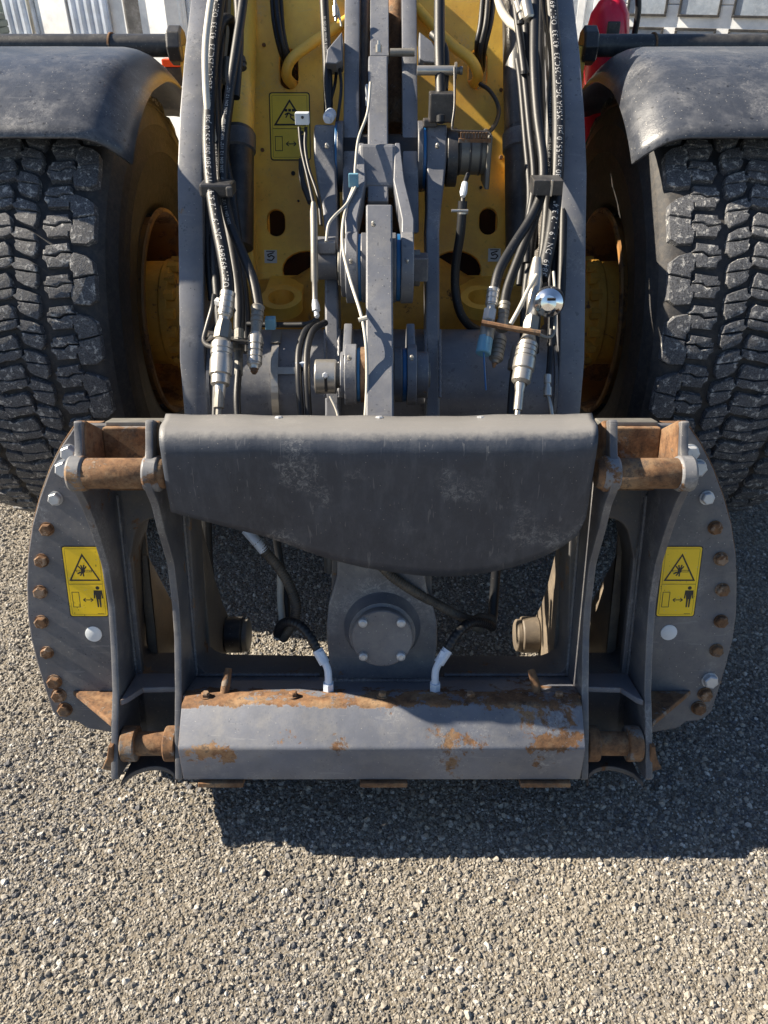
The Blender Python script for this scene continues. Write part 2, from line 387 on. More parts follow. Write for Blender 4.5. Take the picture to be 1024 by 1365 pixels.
def gravel(name, x0, x1, y0, y1, layers, label):
    mb = MB().add([(x0, y0, -.001), (x1, y0, -.001), (x1, y1, -.001), (x0, y1, -.001)], [(0, 1, 2, 3)])
    o = mb.build(name, 'stone'); o['kind'] = 'stuff'; o['label'] = label
    ng = bpy.data.node_groups.new(name, 'GeometryNodeTree')
    ng.interface.new_socket('Geometry', in_out='INPUT', socket_type='NodeSocketGeometry')
    ng.interface.new_socket('Geometry', in_out='OUTPUT', socket_type='NodeSocketGeometry')
    N = ng.nodes.new; lk = ng.links.new
    gi = N('NodeGroupInput'); go = N('NodeGroupOutput'); js = N('GeometryNodeJoinGeometry')
    gj = N('GeometryNodeGeometryToInstance')
    for k in range(4):
        ic = N('GeometryNodeMeshIcoSphere'); ic.inputs['Radius'].default_value = 1; ic.inputs['Subdivisions'].default_value = 2
        sp = N('GeometryNodeSetPosition'); nz = N('ShaderNodeTexNoise'); nz.noise_dimensions = '4D'
        nz.inputs['W'].default_value = k * 3.7 + 1; nz.inputs['Scale'].default_value = 1.1; nz.inputs['Detail'].default_value = 2
        sb = N('ShaderNodeVectorMath'); sb.operation = 'SUBTRACT'; sb.inputs[1].default_value = (.5, .5, .5)
        sc = N('ShaderNodeVectorMath'); sc.operation = 'SCALE'; sc.inputs['Scale'].default_value = 1.9
        lk(nz.outputs['Color'], sb.inputs[0]); lk(sb.outputs[0], sc.inputs[0])
        lk(ic.outputs['Mesh'], sp.inputs['Geometry']); lk(sc.outputs[0], sp.inputs['Offset'])
        sm = N('GeometryNodeSetMaterial'); sm.inputs['Material'].default_value = M['stone']; lk(sp.outputs[0], sm.inputs[0])
        lk(sm.outputs[0], gj.inputs[0])
    for (dens, smin, smax, seed, power) in layers:
        dp = N('GeometryNodeDistributePointsOnFaces'); dp.inputs['Density'].default_value = dens
        tn = N('ShaderNodeTexNoise'); tn.inputs['Scale'].default_value = 2.6 if smax < .009 else 4.5; tn.inputs['Detail'].default_value = 5; mq = N('ShaderNodeMapRange')
        for i_, v_ in ((1, .36), (2, .64), (3, dens * .35), (4, dens * 1.35)): mq.inputs[i_].default_value = v_
        lk(tn.outputs[0], mq.inputs[0]); lk(mq.outputs[0], dp.inputs['Density']); dp.inputs['Seed'].default_value = seed
        lk(gi.outputs[0], dp.inputs[0])
        io = N('GeometryNodeInstanceOnPoints'); lk(dp.outputs['Points'], io.inputs['Points']); lk(gj.outputs[0], io.inputs['Instance'])
        io.inputs['Pick Instance'].default_value = True
        ri = N('FunctionNodeRandomValue'); ri.data_type = 'INT'; ri.inputs[4].default_value = 0; ri.inputs[5].default_value = 3; ri.inputs['Seed'].default_value = seed + 5
        lk(ri.outputs[2], io.inputs['Instance Index'])
        rr = N('FunctionNodeRandomValue'); rr.data_type = 'FLOAT_VECTOR'; rr.inputs[1].default_value = (6.28, 6.28, 6.28); rr.inputs['Seed'].default_value = seed + 1
        er = N('FunctionNodeEulerToRotation'); lk(rr.outputs[0], er.inputs[0]); lk(er.outputs[0], io.inputs['Rotation'])
        r0 = N('FunctionNodeRandomValue'); r0.data_type = 'FLOAT'; r0.inputs['Seed'].default_value = seed + 2
        pw = N('ShaderNodeMath'); pw.operation = 'POWER'; lk(r0.outputs[1], pw.inputs[0]); pw.inputs[1].default_value = power
        mr = N('ShaderNodeMapRange'); lk(pw.outputs[0], mr.inputs[0]); mr.inputs[3].default_value = smin; mr.inputs[4].default_value = smax
        r1 = N('FunctionNodeRandomValue'); r1.data_type = 'FLOAT_VECTOR'; r1.inputs[0].default_value = (.75, .6, .5); r1.inputs[1].default_value = (1.25, 1, .95); r1.inputs['Seed'].default_value = seed + 3
        vm = N('ShaderNodeVectorMath'); vm.operation = 'SCALE'; lk(r1.outputs[0], vm.inputs[0]); lk(mr.outputs[0], vm.inputs['Scale'])
        lk(vm.outputs[0], io.inputs['Scale']); lk(io.outputs[0], js.inputs[0])
    lk(js.outputs[0], go.inputs[0])
    md = o.modifiers.new('scatter', 'NODES'); md.node_group = ng
    return o
gravel('gravel', -1.5, 1.5, .3, 1.35, [(30000, .0018, .0046, 1, 1.3), (6500, .0040, .0092, 2, 2.2)], 'loose grey and beige gravel stones in front of and under the coupler')
gravel('gravel', -1.7, 1.9, 1.35, 2.9, [(14000, .0025, .0058, 11, 1.3), (4200, .0045, .0095, 12, 2.2)], 'loose grey and beige gravel stones under the loader between its tyres')

# ------------------------------------------------------------------ the loader
root = bpy.data.objects.new('wheel_loader', None); col.objects.link(root); root.empty_display_size = .3
root['label'] = 'yellow wheel loader with grey lift arms, worn coupler carriage and two big front tyres'; root['category'] = 'wheel loader'
root.location = (0, 2.62, -DROP)
KW = (CAMZ - DROP) / (CAMZ - .025)
SW = Matrix.Translation((CAMX, 0, CAMZ)) @ Matrix.Scale(KW, 4) @ Matrix.Translation((-CAMX, 0, -CAMZ))   # size of the wheels, so that they stand on the ground
RI = Matrix.Translation((0, -2.62, 0))
def part(mb, name, mats, bevel=0, smooth=None, label=None, parent=None, seg=2):
    """world-space mesh as a part of the loader"""
    o = mb.build(name, mats, parent or root, None, bevel, smooth, label, seg) if isinstance(mb, MB) else link(name, mb, mats, parent or root, None, bevel, smooth, label, seg)
    if parent is None: o.matrix_parent_inverse = RI
    return o

# ---- wheels
WY, WZ, WX, WR = 2.66, .745, 1.015, .720
zs = .000322
def zp(pts, y0): return [((x - 96) * zs, -(y - y0) * zs) for x, y in pts]
c2a = zp([(480, 482), (665, 455), (668, 500), (695, 520), (695, 527), (612, 527), (560, 560), (455, 550), (458, 520), (478, 515)], 560)
c2b = zp([(455, 560), (562, 571), (614, 538), (695, 537), (695, 600), (668, 612), (665, 650), (495, 662), (485, 620), (456, 592)], 560)
c3a = zp([(232, 540), (330, 560), (400, 598), (415, 662), (330, 650), (228, 636), (192, 600), (225, 582)], 665)
c3b = zp([(228, 646), (330, 660), (415, 672), (410, 760), (385, 797), (300, 772), (240, 735), (222, 690), (240, 670)], 665)
c4a = zp([(-48, 470), (160, 418), (190, 452), (205, 530), (110, 545), (60, 556), (-60, 548), (-52, 505)], 540)
c4b = zp([(-60, 558), (60, 566), (112, 555), (207, 541), (212, 600), (150, 632), (60, 640), (-40, 668), (-62, 620)], 540)
sha = zp([(705, 602), (800, 625), (862, 675), (874, 775), (770, 800), (697, 815), (697, 770), (668, 745), (668, 635)], 820)
shb = zp([(697, 824), (772, 809), (876, 785), (872, 990), (815, 1036), (690, 1030), (670, 962), (670, 882), (697, 868)], 820)
colsp = {'c4': ([c4a, c4b], 0.0), 'c3': ([c3a, c3b], 0.5), 'c2': ([c2a, c2b], 0.05), 'sh': ([sha, shb], .3)}
def flipb(polys): return [[(-x, -u) for x, u in p] for p in polys]
def block_mesh(polys, side, name='tread_block', jit=0):
    """block lying on the tread at wheel angle 0 (pointing to -Y); origin = wheel centre"""
    mb = MB()
    rnd = random.Random(jit)
    for poly in polys:
        P = []
        for i, (x, u) in enumerate(poly):
            P.append((x + rnd.uniform(-1, 1) * .0012, u + rnd.uniform(-1, 1) * .0012))
        n = len(P); cx = sum(p[0] for p in P) / n; cu = sum(p[1] for p in P) / n
        def pt(x, u, hgt):
            crown = -.013 * (abs(x) / .25) ** 2.6
            r = WR - .019 + hgt + crown; a = u / WR
            return (-side * x, -r * cos(a), r * sin(a))
        rings = []
        for hgt, ins in ((-.004, -.001), (.0165, .0012), (.0190, .0026), (.0194, .006)):
            ring = []
            for x, u in P:
                dx, du = cx - x, cu - u; l = sqrt(dx * dx + du * du)
                ring.append(pt(x + dx / l * ins, u + du / l * ins, hgt + rnd.uniform(-1, 1) * .0006))
            rings.append(ring)
        k = len(mb.v); mb.v += [p for r_ in rings for p in r_]
        for j in range(3):
            for i in range(n):
                f = (k + j * n + i, k + j * n + (i + 1) % n, k + (j + 1) * n + (i + 1) % n, k + (j + 1) * n + i)
                mb.f.append(f); mb.m.append(0)
        mb.v.append(pt(cx, cu, .0196)); c = len(mb.v) - 1
        for i in range(n): mb.f.append((k + 3 * n + i, k + 3 * n + (i + 1) % n, c)); mb.m.append(0)
    me = mb.mesh(name)
    bm = bmesh.new(); bm.from_mesh(me); bmesh.ops.recalc_face_normals(bm, faces=bm.faces); bm.to_mesh(me); bm.free()
    me.materials.append(M['tread']); me.shade_smooth(); me.set_sharp_from_angle(angle=R(24))
    return me
NR = 56
def make_wheel(side):        # side -1 = left
    C = Vector((side * WX, WY, WZ)); T = Matrix.Translation(C)
    inn = -side              # direction towards the machine's middle
    prof = [(.225, .335), (.242, .350), (.256, .372), (.262, .40), (.272, .43), (.2745, .433), (.277, .47), (.2795, .473), (.281, .52), (.2835, .523), (.281, .565), (.2825, .569), (.277, .60), (.2785, .603), (.269, .635), (.260, .658), (.264, .664), (.252, .682), (.236, .692), (.20, .697), (.10, .702), (0, .703)]
    prof = prof + [(-a, r) for a, r in reversed(prof[:-1])]
    mb = MB().lathe([(a * 1.0, r) for a, r in prof], (0, 0, 0), (inn, 0, 0), 96, caps=False)
    ty = mb.build('tyre', 'tyre', root, None, 0, 40, label=None); ty.matrix_parent_inverse = RI; ty.matrix_basis = SW @ T
    # rim: lip, barrel, dish
    rp = [(.262, .352), (.270, .350), (.272, .338), (.255, .330), (.225, .322), (.12, .312), (.06, .306), (.045, .25), (.035, .16), (-.02, .15), (-.02, .0)]
    rm = MB().lathe(rp, (0, 0, 0), (inn, 0, 0), 64, caps=False).build('rim', 'rimbrown', root, None, 0, 35); rm.matrix_parent_inverse = RI; rm.matrix_basis = SW @ T
    hp = [(.03, .176), (.20, .178), (.262, .178), (.266, .186), (.292, .186), (.296, .176), (.32, .150), (.36, .14), (.62, .115)]
    hb = MB().lathe(hp, (0, 0, 0), (inn, 0, 0), 48, caps=False).build('hub', 'yellowdirty', rm, None, .002, 35)
    bolt = MB().lathe([(0, .020), (.032, .020), (.036, .014)], (.284 * inn, 0, 0), (inn, 0, 0), 6)
    bm_ = bolt.mesh('hub_bolt'); bm_.materials.append(M['yellowdirty'])
    for k in range(18):
        a = 2 * pi * k / 18
        o = bpy.data.objects.new('hub_bolt', bm_); col.objects.link(o); o.parent = rm
        o.matrix_basis = Matrix.Translation((0, .176 * cos(a), .176 * sin(a)))
    # blocks
    rot = lambda ang: Matrix.Rotation(-ang, 4, 'X')
    stuff = MB(); da = 2 * pi / NR
    for key, (polys, ph) in colsp.items():
        variants = [block_mesh(polys, side, jit=11 * i + len(key)) for i in range(3)]
        opp = block_mesh(flipb(polys), side) if key != 'c4' else None
        stepn = 2 if key == 'sh' else 1
        for k in range(0, NR, stepn):
            ang = (k + ph) * da; deg = (math.degrees(ang) + 180) % 360 - 180
            vis = -72 < deg < 58
            if vis:
                o = bpy.data.objects.new('tread_block', variants[(k // stepn) % 3]); col.objects.link(o); o.parent = ty
                o.matrix_basis = rot(ang)
            lst = ([] if vis else [variants[0]]) + ([opp] if opp else [])
            for me_ in lst:
                Mx = rot(ang); stuff.add([Mx @ v_.co for v_ in me_.vertices], [tuple(p.vertices) for p in me_.polygons])
    st = stuff.build('tread_blocks', 'tread', ty, None, 0, 50); st['kind'] = 'stuff'
for s in (-1, 1): make_wheel(s)
# axle housing between the wheels, low and behind the arms
ax = MB().lathe([(-.62, .10), (-.3, .13), (-.18, .2), (.18, .2), (.3, .13), (.62, .10)], (0, WY, WZ), (1, 0, 0), 32)
part(ax, 'front_axle', 'yellowdirty', smooth=35).matrix_basis = SW

# ---- fenders
def fender(side):
    C = Vector((side * WX, WY, WZ)); n = 28; rows = []
    # angle 52deg (front) .. 128deg, radius .82 ; flat-ish top
    path = []
    for i in range(n + 1):
        a = R(53 + 84 * i / n); r = .815
        y = WY - r * cos(a); z = WZ + r * sin(a)
        z = min(z, 1.553 + .004 * sin(i * .6)); path.append((y, z))
    def sec(i, y, z):           # cross section from outside to inside, then down the skirt
        S = [(side * 1.42, 0), (side * 1.2, .002), (side * .95, .002), (side * .79, .001), (side * .762, -.004), (side * .738, -.014), (side * .715, -.032), (side * .693, -.056), (side * .668, -.090)]
        return S
    mb = MB(); k0 = 0
    for i, (y, z) in enumerate(path):
        # outward normal of the path
        y0, z0 = path[max(i - 1, 0)]; y1, z1 = path[min(i + 1, n)]
        t = Vector((0, y1 - y0, z1 - z0)).normalized(); nn = Vector((0, -t.z, t.y))
        rows.append([Vector((x, y, z)) + nn * h for x, h in sec(i, y, z)])
    m = len(rows[0])
    vs = [p for r_ in rows for p in r_]
    fs = [(i * m + j, i * m + j + 1, (i + 1) * m + j + 1, (i + 1) * m + j) for i in range(n) for j in range(m - 1)]
    if side > 0: fs = [tuple(reversed(f)) for f in fs]
    mb.add(vs, fs)
    o = part(mb, 'fender', 'plasticfender', smooth=60); o.matrix_basis = SW
    sd = o.modifiers.new('t', 'SOLIDIFY'); sd.thickness = .007; sd.offset = -1
    # rolled lip along the lower front edge
    return o
for s in (-1, 1): fender(s)
# cross tubes over the fenders
for s in (-1, 1):
    y, z = 2.92, 1.548
    t = part(MB().lathe([(.69, .033), (1.9, .033)], (0, y, z), (s, 0, 0), 24), 'fender_tube', 'blackmetal', smooth=35)
    part(MB().lathe([(.645, .048), (.650, .057), (.688, .057), (.694, .048)], (0, y, z), (s, 0, 0), 8), 'tube_end_cap', 'blackmetal', bevel=.003, parent=None)
    rb = MB().lathe([(0, .038), (.006, .038)], (s * (.875), y, z), (s, .12, 0), 24)
    part(rb, 'tube_clamp', 'rust', smooth=35)
    # bracket carrying the tube from the front frame
    part(MB().box((s * .40, y - .03, z - .30), (s * .66, y + .03, z - .22)).box((s * .63, y - .03, z - .26), (s * .66, y + .03, z)), 'tube_bracket', 'yellow', bevel=.004)
# marker lamp box behind the left fender
p = atD(231, 98, 2.75)
lb = part(MB().box((p.x - .035, p.y, p.z - .04), (p.x + .045, p.y + .05, p.z + .018)), 'lamp_box', 'blackmetal', bevel=.004)
part(MB().box((p.x - .036, p.y - .002, p.z + .02), (p.x + .046, p.y + .052, p.z + .045)), 'lamp_lens', 'orange', bevel=.004)

# ---- yellow front frame
FA = Vector((0, 2.57, .55)); fb = Vector((0, 2.93, 1.67)) - Vector((0, 2.57, .825)); fb.normalize()
FA = Vector((0, 2.57, .825)) - fb * .35; FN = Vector((0, -fb.z, fb.y))
def fr(px, py, t=0.0):
    r = ray(px, py); o = FA + FN * t; k = (o - CO).dot(FN) / r.dot(FN); q = CO + r * k; return (q.x, (q - FA).dot(fb))
FM = Matrix(((1, 0, 0, 0), (0, fb.y, FN.y, FA.y), (0, fb.z, FN.z, FA.z), (0, 0, 0, 1)))
def oval(px, py, wpx, hpx, n=10):
    x, v = fr(px, py); x1, _ = fr(px + wpx / 2, py); _, v1 = fr(px, py - hpx / 2)
    r = abs(x1 - x); hh = max(abs(v1 - v) - r, 0); P = []
    for k in range(n + 1): a = pi * k / n; P.append((x + r * cos(a), v + hh + r * sin(a)))
    for k in range(n + 1): a = pi + pi * k / n; P.append((x + r * cos(a), v - hh + r * sin(a)))
    return P
bottom = fr(509, 440)[1]
outl = [(-.425, bottom - .15), (-.425, 1.62), (.425, 1.62), (.425, bottom - .15)]
holes = [oval(368, 297, 24, 36), oval(651, 295, 24, 36), oval(385, 92, 25, 54), oval(637, 92, 25, 54)]
hx, hv = fr(402, 360); hx2, _ = fr(616, 360)
for cx_ in (hx + .02, hx2 - .02): holes.append([(cx_ + .085 * cos(a), hv + .062 * sin(a)) for a in [2 * pi * k / 20 for k in range(20)]])
holes.append(rounded([(-.09, hv + .9), (.09, hv + .9), (.09, hv - .15), (-.09, hv - .15)], .03))
ff = plate_mesh(outl, holes, -.025, 0, .003, FM, 'front_frame')
ffo = part(ff, 'front_frame', 'yellow')
# side flanges folded forward at the frame's edges, and depth behind it
for s in (-1, 1):
    part(MB().box((s * .427, -.02, -.30), (s * .457, 1.62, .05), X=FM), 'frame_flange', 'yellow', bevel=.006)
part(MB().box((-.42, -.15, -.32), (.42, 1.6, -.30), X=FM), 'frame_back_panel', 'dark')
# forward ears with a ring at the bottom of the frame
for s, pxr in ((-1, 376), (1, 641)):
    q = atD(pxr, 404, 2.45)
    e = MB().lathe([(-.02, .042), (-.02, .066), (.022, .066), (.022, .042), (-.02, .042)], q, (0, -.25, 1), 28, caps=False)
    e.box((q.x - .06, q.y + .04, q.z - .02), (q.x + .06, q.y + .22, q.z + .018))
    part(e, 'frame_ear', 'yellow', smooth=35)
# small bolts and plugs on the yellow frame
for px, py, r_, m_ in ((391, 231, .007, 'dark'), (362, 388, .016, 'rubber'), (350, 200, .006, 'boltrust'), (352, 60, .006, 'boltrust'), (668, 210, .007, 'boltrust'), (668, 120, .006, 'boltrust'), (655, 388, .015, 'rubber'), (470, 428, .008, 'boltrust'), (398, 268, .004, 'dark'), (641, 250, .005, 'dark'), (612, 60, .006, 'boltrust')):
    x_, v_ = fr(px, py, .002); q = FM @ Vector((x_, v_, .001))
    part(MB().lathe([(0, r_), (.004, r_), (.006, r_ * .8)], q, FN, 12), 'frame_bolt', m_, smooth=30)
# weld seams up the frame's folded edges
for s in (-1, 1):
    Q = catmull([FM @ Vector((s * .4265, v_, .002)) for v_ in (0, .4, .8, 1.2, 1.5)], .01)
    part(MB().tube(Q, [.005 * (1 + .2 * sin(i * 2.1)) for i in range(len(Q))], 6), 'frame_weld', 'yellow', smooth=60)
# bent yellow pipes
def hose(name, pts, r, mat, seg=12, ridge=0, ridgep=.006, label=None, step=.008):
    P = catmull([atD(*p) for p in pts], step if not ridge else ridgep / 4)
    o = part(MB().tube(P, r, seg, ridge=ridge, ridgep=ridgep), name, mat, smooth=60, label=label); return o, P
hose('yellow_pipe', [(470, 22, 2.42), (440, 42, 2.42), (410, 62, 2.4), (388, 80, 2.4), (382, 100, 2.43), (390, 112, 2.5), (398, 116, 2.6)], .0165, 'yellow', 16)
hose('yellow_pipe', [(555, 10, 2.42), (580, 38, 2.42), (605, 62, 2.4), (628, 80, 2.4), (637, 100, 2.43), (632, 112, 2.5), (624, 116, 2.6)], .0165, 'yellow', 16)

# rear body and cab, so that the machine goes on behind its front frame
part(MB().box((-.62, 3.35, .55), (.62, 4.6, 1.25)), 'rear_body', 'yellow', bevel=.03)
cab = part(MB().box((-.68, 3.75, 1.25), (.68, 5.2, 1.65)), 'cab', 'yellow', bevel=.03)
MB().box((-.66, 3.76, 1.66), (.66, 5.15, 2.95)).build('cab_glass', 'glass', cab).matrix_parent_inverse = Matrix()
MB().box((-.72, 3.7, 2.955), (.72, 5.2, 3.08)).build('cab_roof', 'yellow', cab, bevel=.03)
for sx in (-.69, .63):
    for sy in (3.72, 5.1): MB().box((sx, sy, 1.655), (sx + .06, sy + .06, 2.953)).build('cab_pillar', 'blackmetal', cab, bevel=.006)

# ---- lift arms
def arm(side):
    pxs = [(262, 555), (256, 480), (255, 400), (254, 300), (253, 230), (256, 150), (262, 70), (270, 0)]
    X = -.505
    up = []
    for px, py in pxs:
        q = atX(px, py, X); up.append((q.y, q.z))
    low = [(1.62, .50), (1.70, .62)]
    top = up[-1]; d = Vector(up[-1]) - Vector(up[-2]); d.normalize()
    up.append((top[0] + d.x * .35, top[1] + d.y * .30)); up.append((top[0] + d.x * .65, top[1] + d.y * .42))
    front = [(1.56, .40), (1.53, .47), (1.56, .55), (1.66, .66)] + up
    back = []
    m = len(front)
    wdt = [.0, .12, .14, .16, .20, .22, .23, .24, .25, .26, .26, .26, .24, .2]
    for i in range(m - 1, 0, -1):
        a = Vector(front[max(i - 1, 0)]); b = Vector(front[min(i + 1, m - 1)]); t = (b - a).normalized(); n_ = Vector((t.y, -t.x))
        q = Vector(front[i]) + n_ * (.12 + .13 * min(1, i / 8)); back.append(tuple(q))
    poly = front + back
    me_ = plate_mesh(poly, [], side * .505 - .033, side * .505 + .033, .005, XW, 'lift_arm')
    return part(me_, 'lift_arm', 'arm')
for s in (-1, 1): arm(s)
# cross tube
CT = Vector((0, 2.03, .765))
ct = MB().lathe([(-.474, .158), (.474, .158)], CT, (1, 0, 0), 48)
cto = part(ct, 'cross_tube', 'arm', smooth=35)
for s in (-1, 1):
    part(MB().lathe([(-.004, .172), (.004, .172)], CT + Vector((s * .466, 0, 0)), (1, 0, 0), 40), 'weld_bead', 'paint', smooth=30, parent=None)

# ---- bell crank, link and pivots (the tilt linkage)
def bar_between(a, b, wx, th, name, mat, bev=.004, up=Vector((0, -.6, .8)), extra=None):
    """box bar from a to b, wx wide in X, th thick below its top face"""
    a = Vector(a); b = Vector(b); t = (b - a).normalized(); n_ = Vector((1, 0, 0)).cross(t).normalized()
    if n_.dot(up) < 0: n_ = -n_
    mb = MB(); vs = []
    for p_ in (a, b):
        for sx in (-1, 1):
            for k in (0, -th): vs.append(p_ + Vector((sx * wx / 2, 0, 0)) + n_ * k)
    mb.add(vs, [(0, 1, 3, 2), (4, 6, 7, 5), (0, 4, 5, 1), (2, 3, 7, 6), (0, 2, 6, 4), (1, 5, 7, 3)])
    me_ = mb.mesh(name); bm = bmesh.new(); bm.from_mesh(me_); bmesh.ops.recalc_face_normals(bm, faces=bm.faces); bm.to_mesh(me_); bm.free()
    return part(me_, name, mat, bevel=bev)
# lower link (tie bar) down to the coupler
bar_between(atD(506.5, 600, 1.69), atD(505.5, 272, 1.81), .062, .10, 'tie_bar', 'arm', .004)
# cylinder rod eye / fork casting
bar_between(atD(504, 268, 2.07), atD(504, 74, 2.19), .056, .09, 'fork_casting', 'arm', .004)
bar_between(atD(506, 74, 2.2), atD(506, -40, 2.3), .054, .03, 'rod_plate', 'arm', .002)
def xplate(pxl, X, w0, name, mat='arm', bev=.004, holes=()):
    """X-normal plate traced on the plane X (front edge), widened backwards; pxl = list of (px,py,depth_back)"""
    fr_, bk = [], []
    for px, py, db in pxl:
        q = atX(px, py, X); r_ = (q - CO).normalized(); fr_.append((q.y, q.z)); bk.append((q.y + db * .85, q.z - db * .35))
    me_ = plate_mesh(fr_ + bk[::-1], [], X - w0 / 2, X + w0 / 2, bev, XW, name)
    return part(me_, name, mat)
part(MB().box((-.057, -.012, -.06), (.047, .07, .06), X=Matrix.Translation(atD(506, 222, 2.09)) @ Matrix.Rotation(R(-35), 4, 'X')), 'fork_head', 'arm', bevel=.012, seg=3)
# fork legs
for s in (-1, 1):
    A = atD(506 + s * 24, 190, 2.09); B = atD(506 + s * 26, 240, 2.06); C_ = atD(506 + s * 38, 292, 1.98); D_ = atD(506 + s * 37, 360, 1.93)
    mb = MB(); th = .07
    pts = [A, B, C_, D_]; ww = [.014, .03, .032, .032]
    vs = []; fs = []
    for i, p_ in enumerate(pts):
        t = (pts[min(i + 1, 3)] - pts[max(i - 1, 0)]); t.x = 0; t.normalize(); n_ = Vector((0, t.z, -t.y)); n_ = n_ if n_.y < 0 else -n_
        for sx in (-1, 1):
            for k in (0, -1): vs.append(p_ + Vector((sx * ww[i] / 2, 0, 0)) + n_ * (k * th))
    for i in range(3):
        a = i * 4; b = a + 4
        fs += [(a, b, b + 2, a + 2), (a + 1, a + 3, b + 3, b + 1), (a, a + 1, b + 1, b), (a + 2, b + 2, b + 3, a + 3)]
    fs += [(0, 2, 3, 1), (12, 13, 15, 14)]
    mb.add(vs, fs)
    # round eye at the lower pivot of the leg
    mb.lathe([(-.016, .088), (.016, .088)], Vector((D_.x, D_.y + .055, D_.z - .012)), (1, 0, 0), 36)
    me_ = mb.mesh('fork_leg'); bm = bmesh.new(); bm.from_mesh(me_); bmesh.ops.recalc_face_normals(bm, faces=bm.faces); bm.to_mesh(me_); bm.free()
    part(me_, 'fork_leg', 'arm', bevel=.003, smooth=35)
    if s < 0: PV = Vector((0, D_.y + .055, D_.z - .012))
def drum(name, X0, X1, c, r, mat, seg=36, bev=.002, parent=None):
    return part(MB().lathe([(X0, r), (X1, r)], (0, c.y, c.z), (1, 0, 0), seg), name, mat, bevel=bev, smooth=35, parent=parent)
def px2X(px, d): return CAMX + (px - 512) / F * d
# upper-link pivot (y~360)
for s, a, b in ((-1, 477, 482), (1, 528, 534)):
    drum('pivot_seal', px2X(a, 1.97), px2X(b, 1.97), PV, .083, 'blue')
drum('pivot_boss', px2X(482, 1.97), px2X(490, 1.97), PV, .086, 'paint'); drum('pivot_boss', px2X(521, 1.97), px2X(528, 1.97), PV, .086, 'paint')
drum('pivot_washer', px2X(455, 1.97), px2X(463, 1.97), PV, .072, 'paint')
drum('pivot_pin', px2X(451, 1.97), px2X(560, 1.97), PV, .045, 'dullsteel')
part(MB().box((px2X(560, 1.95) - .03, PV.y - .05, PV.z - .02), (px2X(560, 1.95) + .02, PV.y, PV.z + .04)), 'pin_lock', 'paint', bevel=.003)
# bell-crank plates, long straps either side
for pxc, wd, nm, pts in ((468, .044, 'a', [(468, -30, .13), (468, 70, .13), (468, 160, .16), (468, 240, .14), (470, 290, .1)]),
                 (547, .044, 'b', [(548, -30, .13), (547, 70, .13), (546, 160, .16), (546, 240, .14), (548, 310, .1)])):
    Xc = px2X(pxc, 2.17)
    fr_, bk = [], []
    for px, py, db in pts:
        q = atD(pxc, py, 2.30 - .0006 * py if False else 2.27 - (py + 30) * .00045); fr_.append((q.y, q.z)); bk.append((q.y + db, q.z - db * .3))
    part(plate_mesh(fr_ + bk[::-1], [], Xc - wd / 2, Xc + wd / 2, .004, XW, 'bell_crank_plate'), 'bell_crank_plate', 'arm')
# tilt-cylinder rod between the plates, brownish
part(MB().tube([atD(528, -40, 2.42), atD(527, 170, 2.30)], .026, 20), 'tilt_cylinder_rod', 'rust', smooth=40)
part(MB().tube([atD(484, -40, 2.42), atD(484, 170, 2.30)], .020, 20), 'tilt_cylinder_guard', 'paint', smooth=40)
# main pivot (y~210)
MP = atD(506, 212, 2.20); MP.x = 0; MP.y += .03
drum('main_pivot_boss', px2X(450, 2.17), px2X(458, 2.17), MP, .094, 'paint'); drum('main_pivot_boss', px2X(557, 2.17), px2X(564, 2.17), MP, .094, 'paint')
drum('main_pivot_seal', px2X(447, 2.17), px2X(451.5, 2.17), MP, .092, 'blue'); drum('main_pivot_seal', px2X(563.5, 2.17), px2X(568, 2.17), MP, .092, 'blue')
drum('main_pivot_pin', px2X(420, 2.17), px2X(600, 2.17), MP, .06, 'dark')
# side brackets from the cross tube to the main pivot
def bracket(side, pts, wtop, wlow):
    # pts: front edge px; widths vary: built as strips
    mb = MB(); n = len(pts); vs = []
    for i, (px, py, wd, db) in enumerate(pts):
        X = side * .132; q = atX(px if side < 0 else px, py, px2X(px, 2.02 + (.12 if py < 250 else .12 * max(0, (330 - py) / 80) if py < 330 else 0)))
        d = 2.02 + (.13 if py < 250 else .13 * max(0, (340 - py) / 90) if py < 340 else 0)
        q = atD(px, py, d)
        for sx in (-1, 1):
            for k in (0, 1): vs.append(q + Vector((sx * wd / 2, k * db, -k * db * .25)))
    fs = []
    for i in range(n - 1):
        a = i * 4; b = a + 4
        fs += [(a, b, b + 2, a + 2), (a + 1, a + 3, b + 3, b + 1), (a, a + 1, b + 1, b), (a + 2, b + 2, b + 3, a + 3)]
    e = (n - 1) * 4; fs += [(0, 2, 3, 1), (e, e + 1, e + 3, e + 2)]
    mb.add(vs, fs)
    me_ = mb.mesh('crank_bracket'); bm = bmesh.new(); bm.from_mesh(me_); bmesh.ops.recalc_face_normals(bm, faces=bm.faces); bm.to_mesh(me_); bm.free()
    return part(me_, 'crank_bracket', 'arm', bevel=.006, smooth=40, seg=3)
bracket(-1, [(433, 166, .058, .10), (433, 178, .062, .14), (433, 210, .062, .16), (436, 245, .055, .16), (440, 280, .040, .14), (442, 310, .036, .12), (442, 400, .036, .12), (443, 480, .037, .12), (443, 565, .038, .2)], 0, 0)
bracket(1, [(582, 166, .058, .10), (582, 178, .062, .14), (582, 210, .058, .16), (581, 245, .048, .16), (579, 280, .038, .14), (577, 310, .036, .12), (577, 400, .036, .12), (577, 480, .037, .12), (577, 565, .038, .2)], 0, 0)
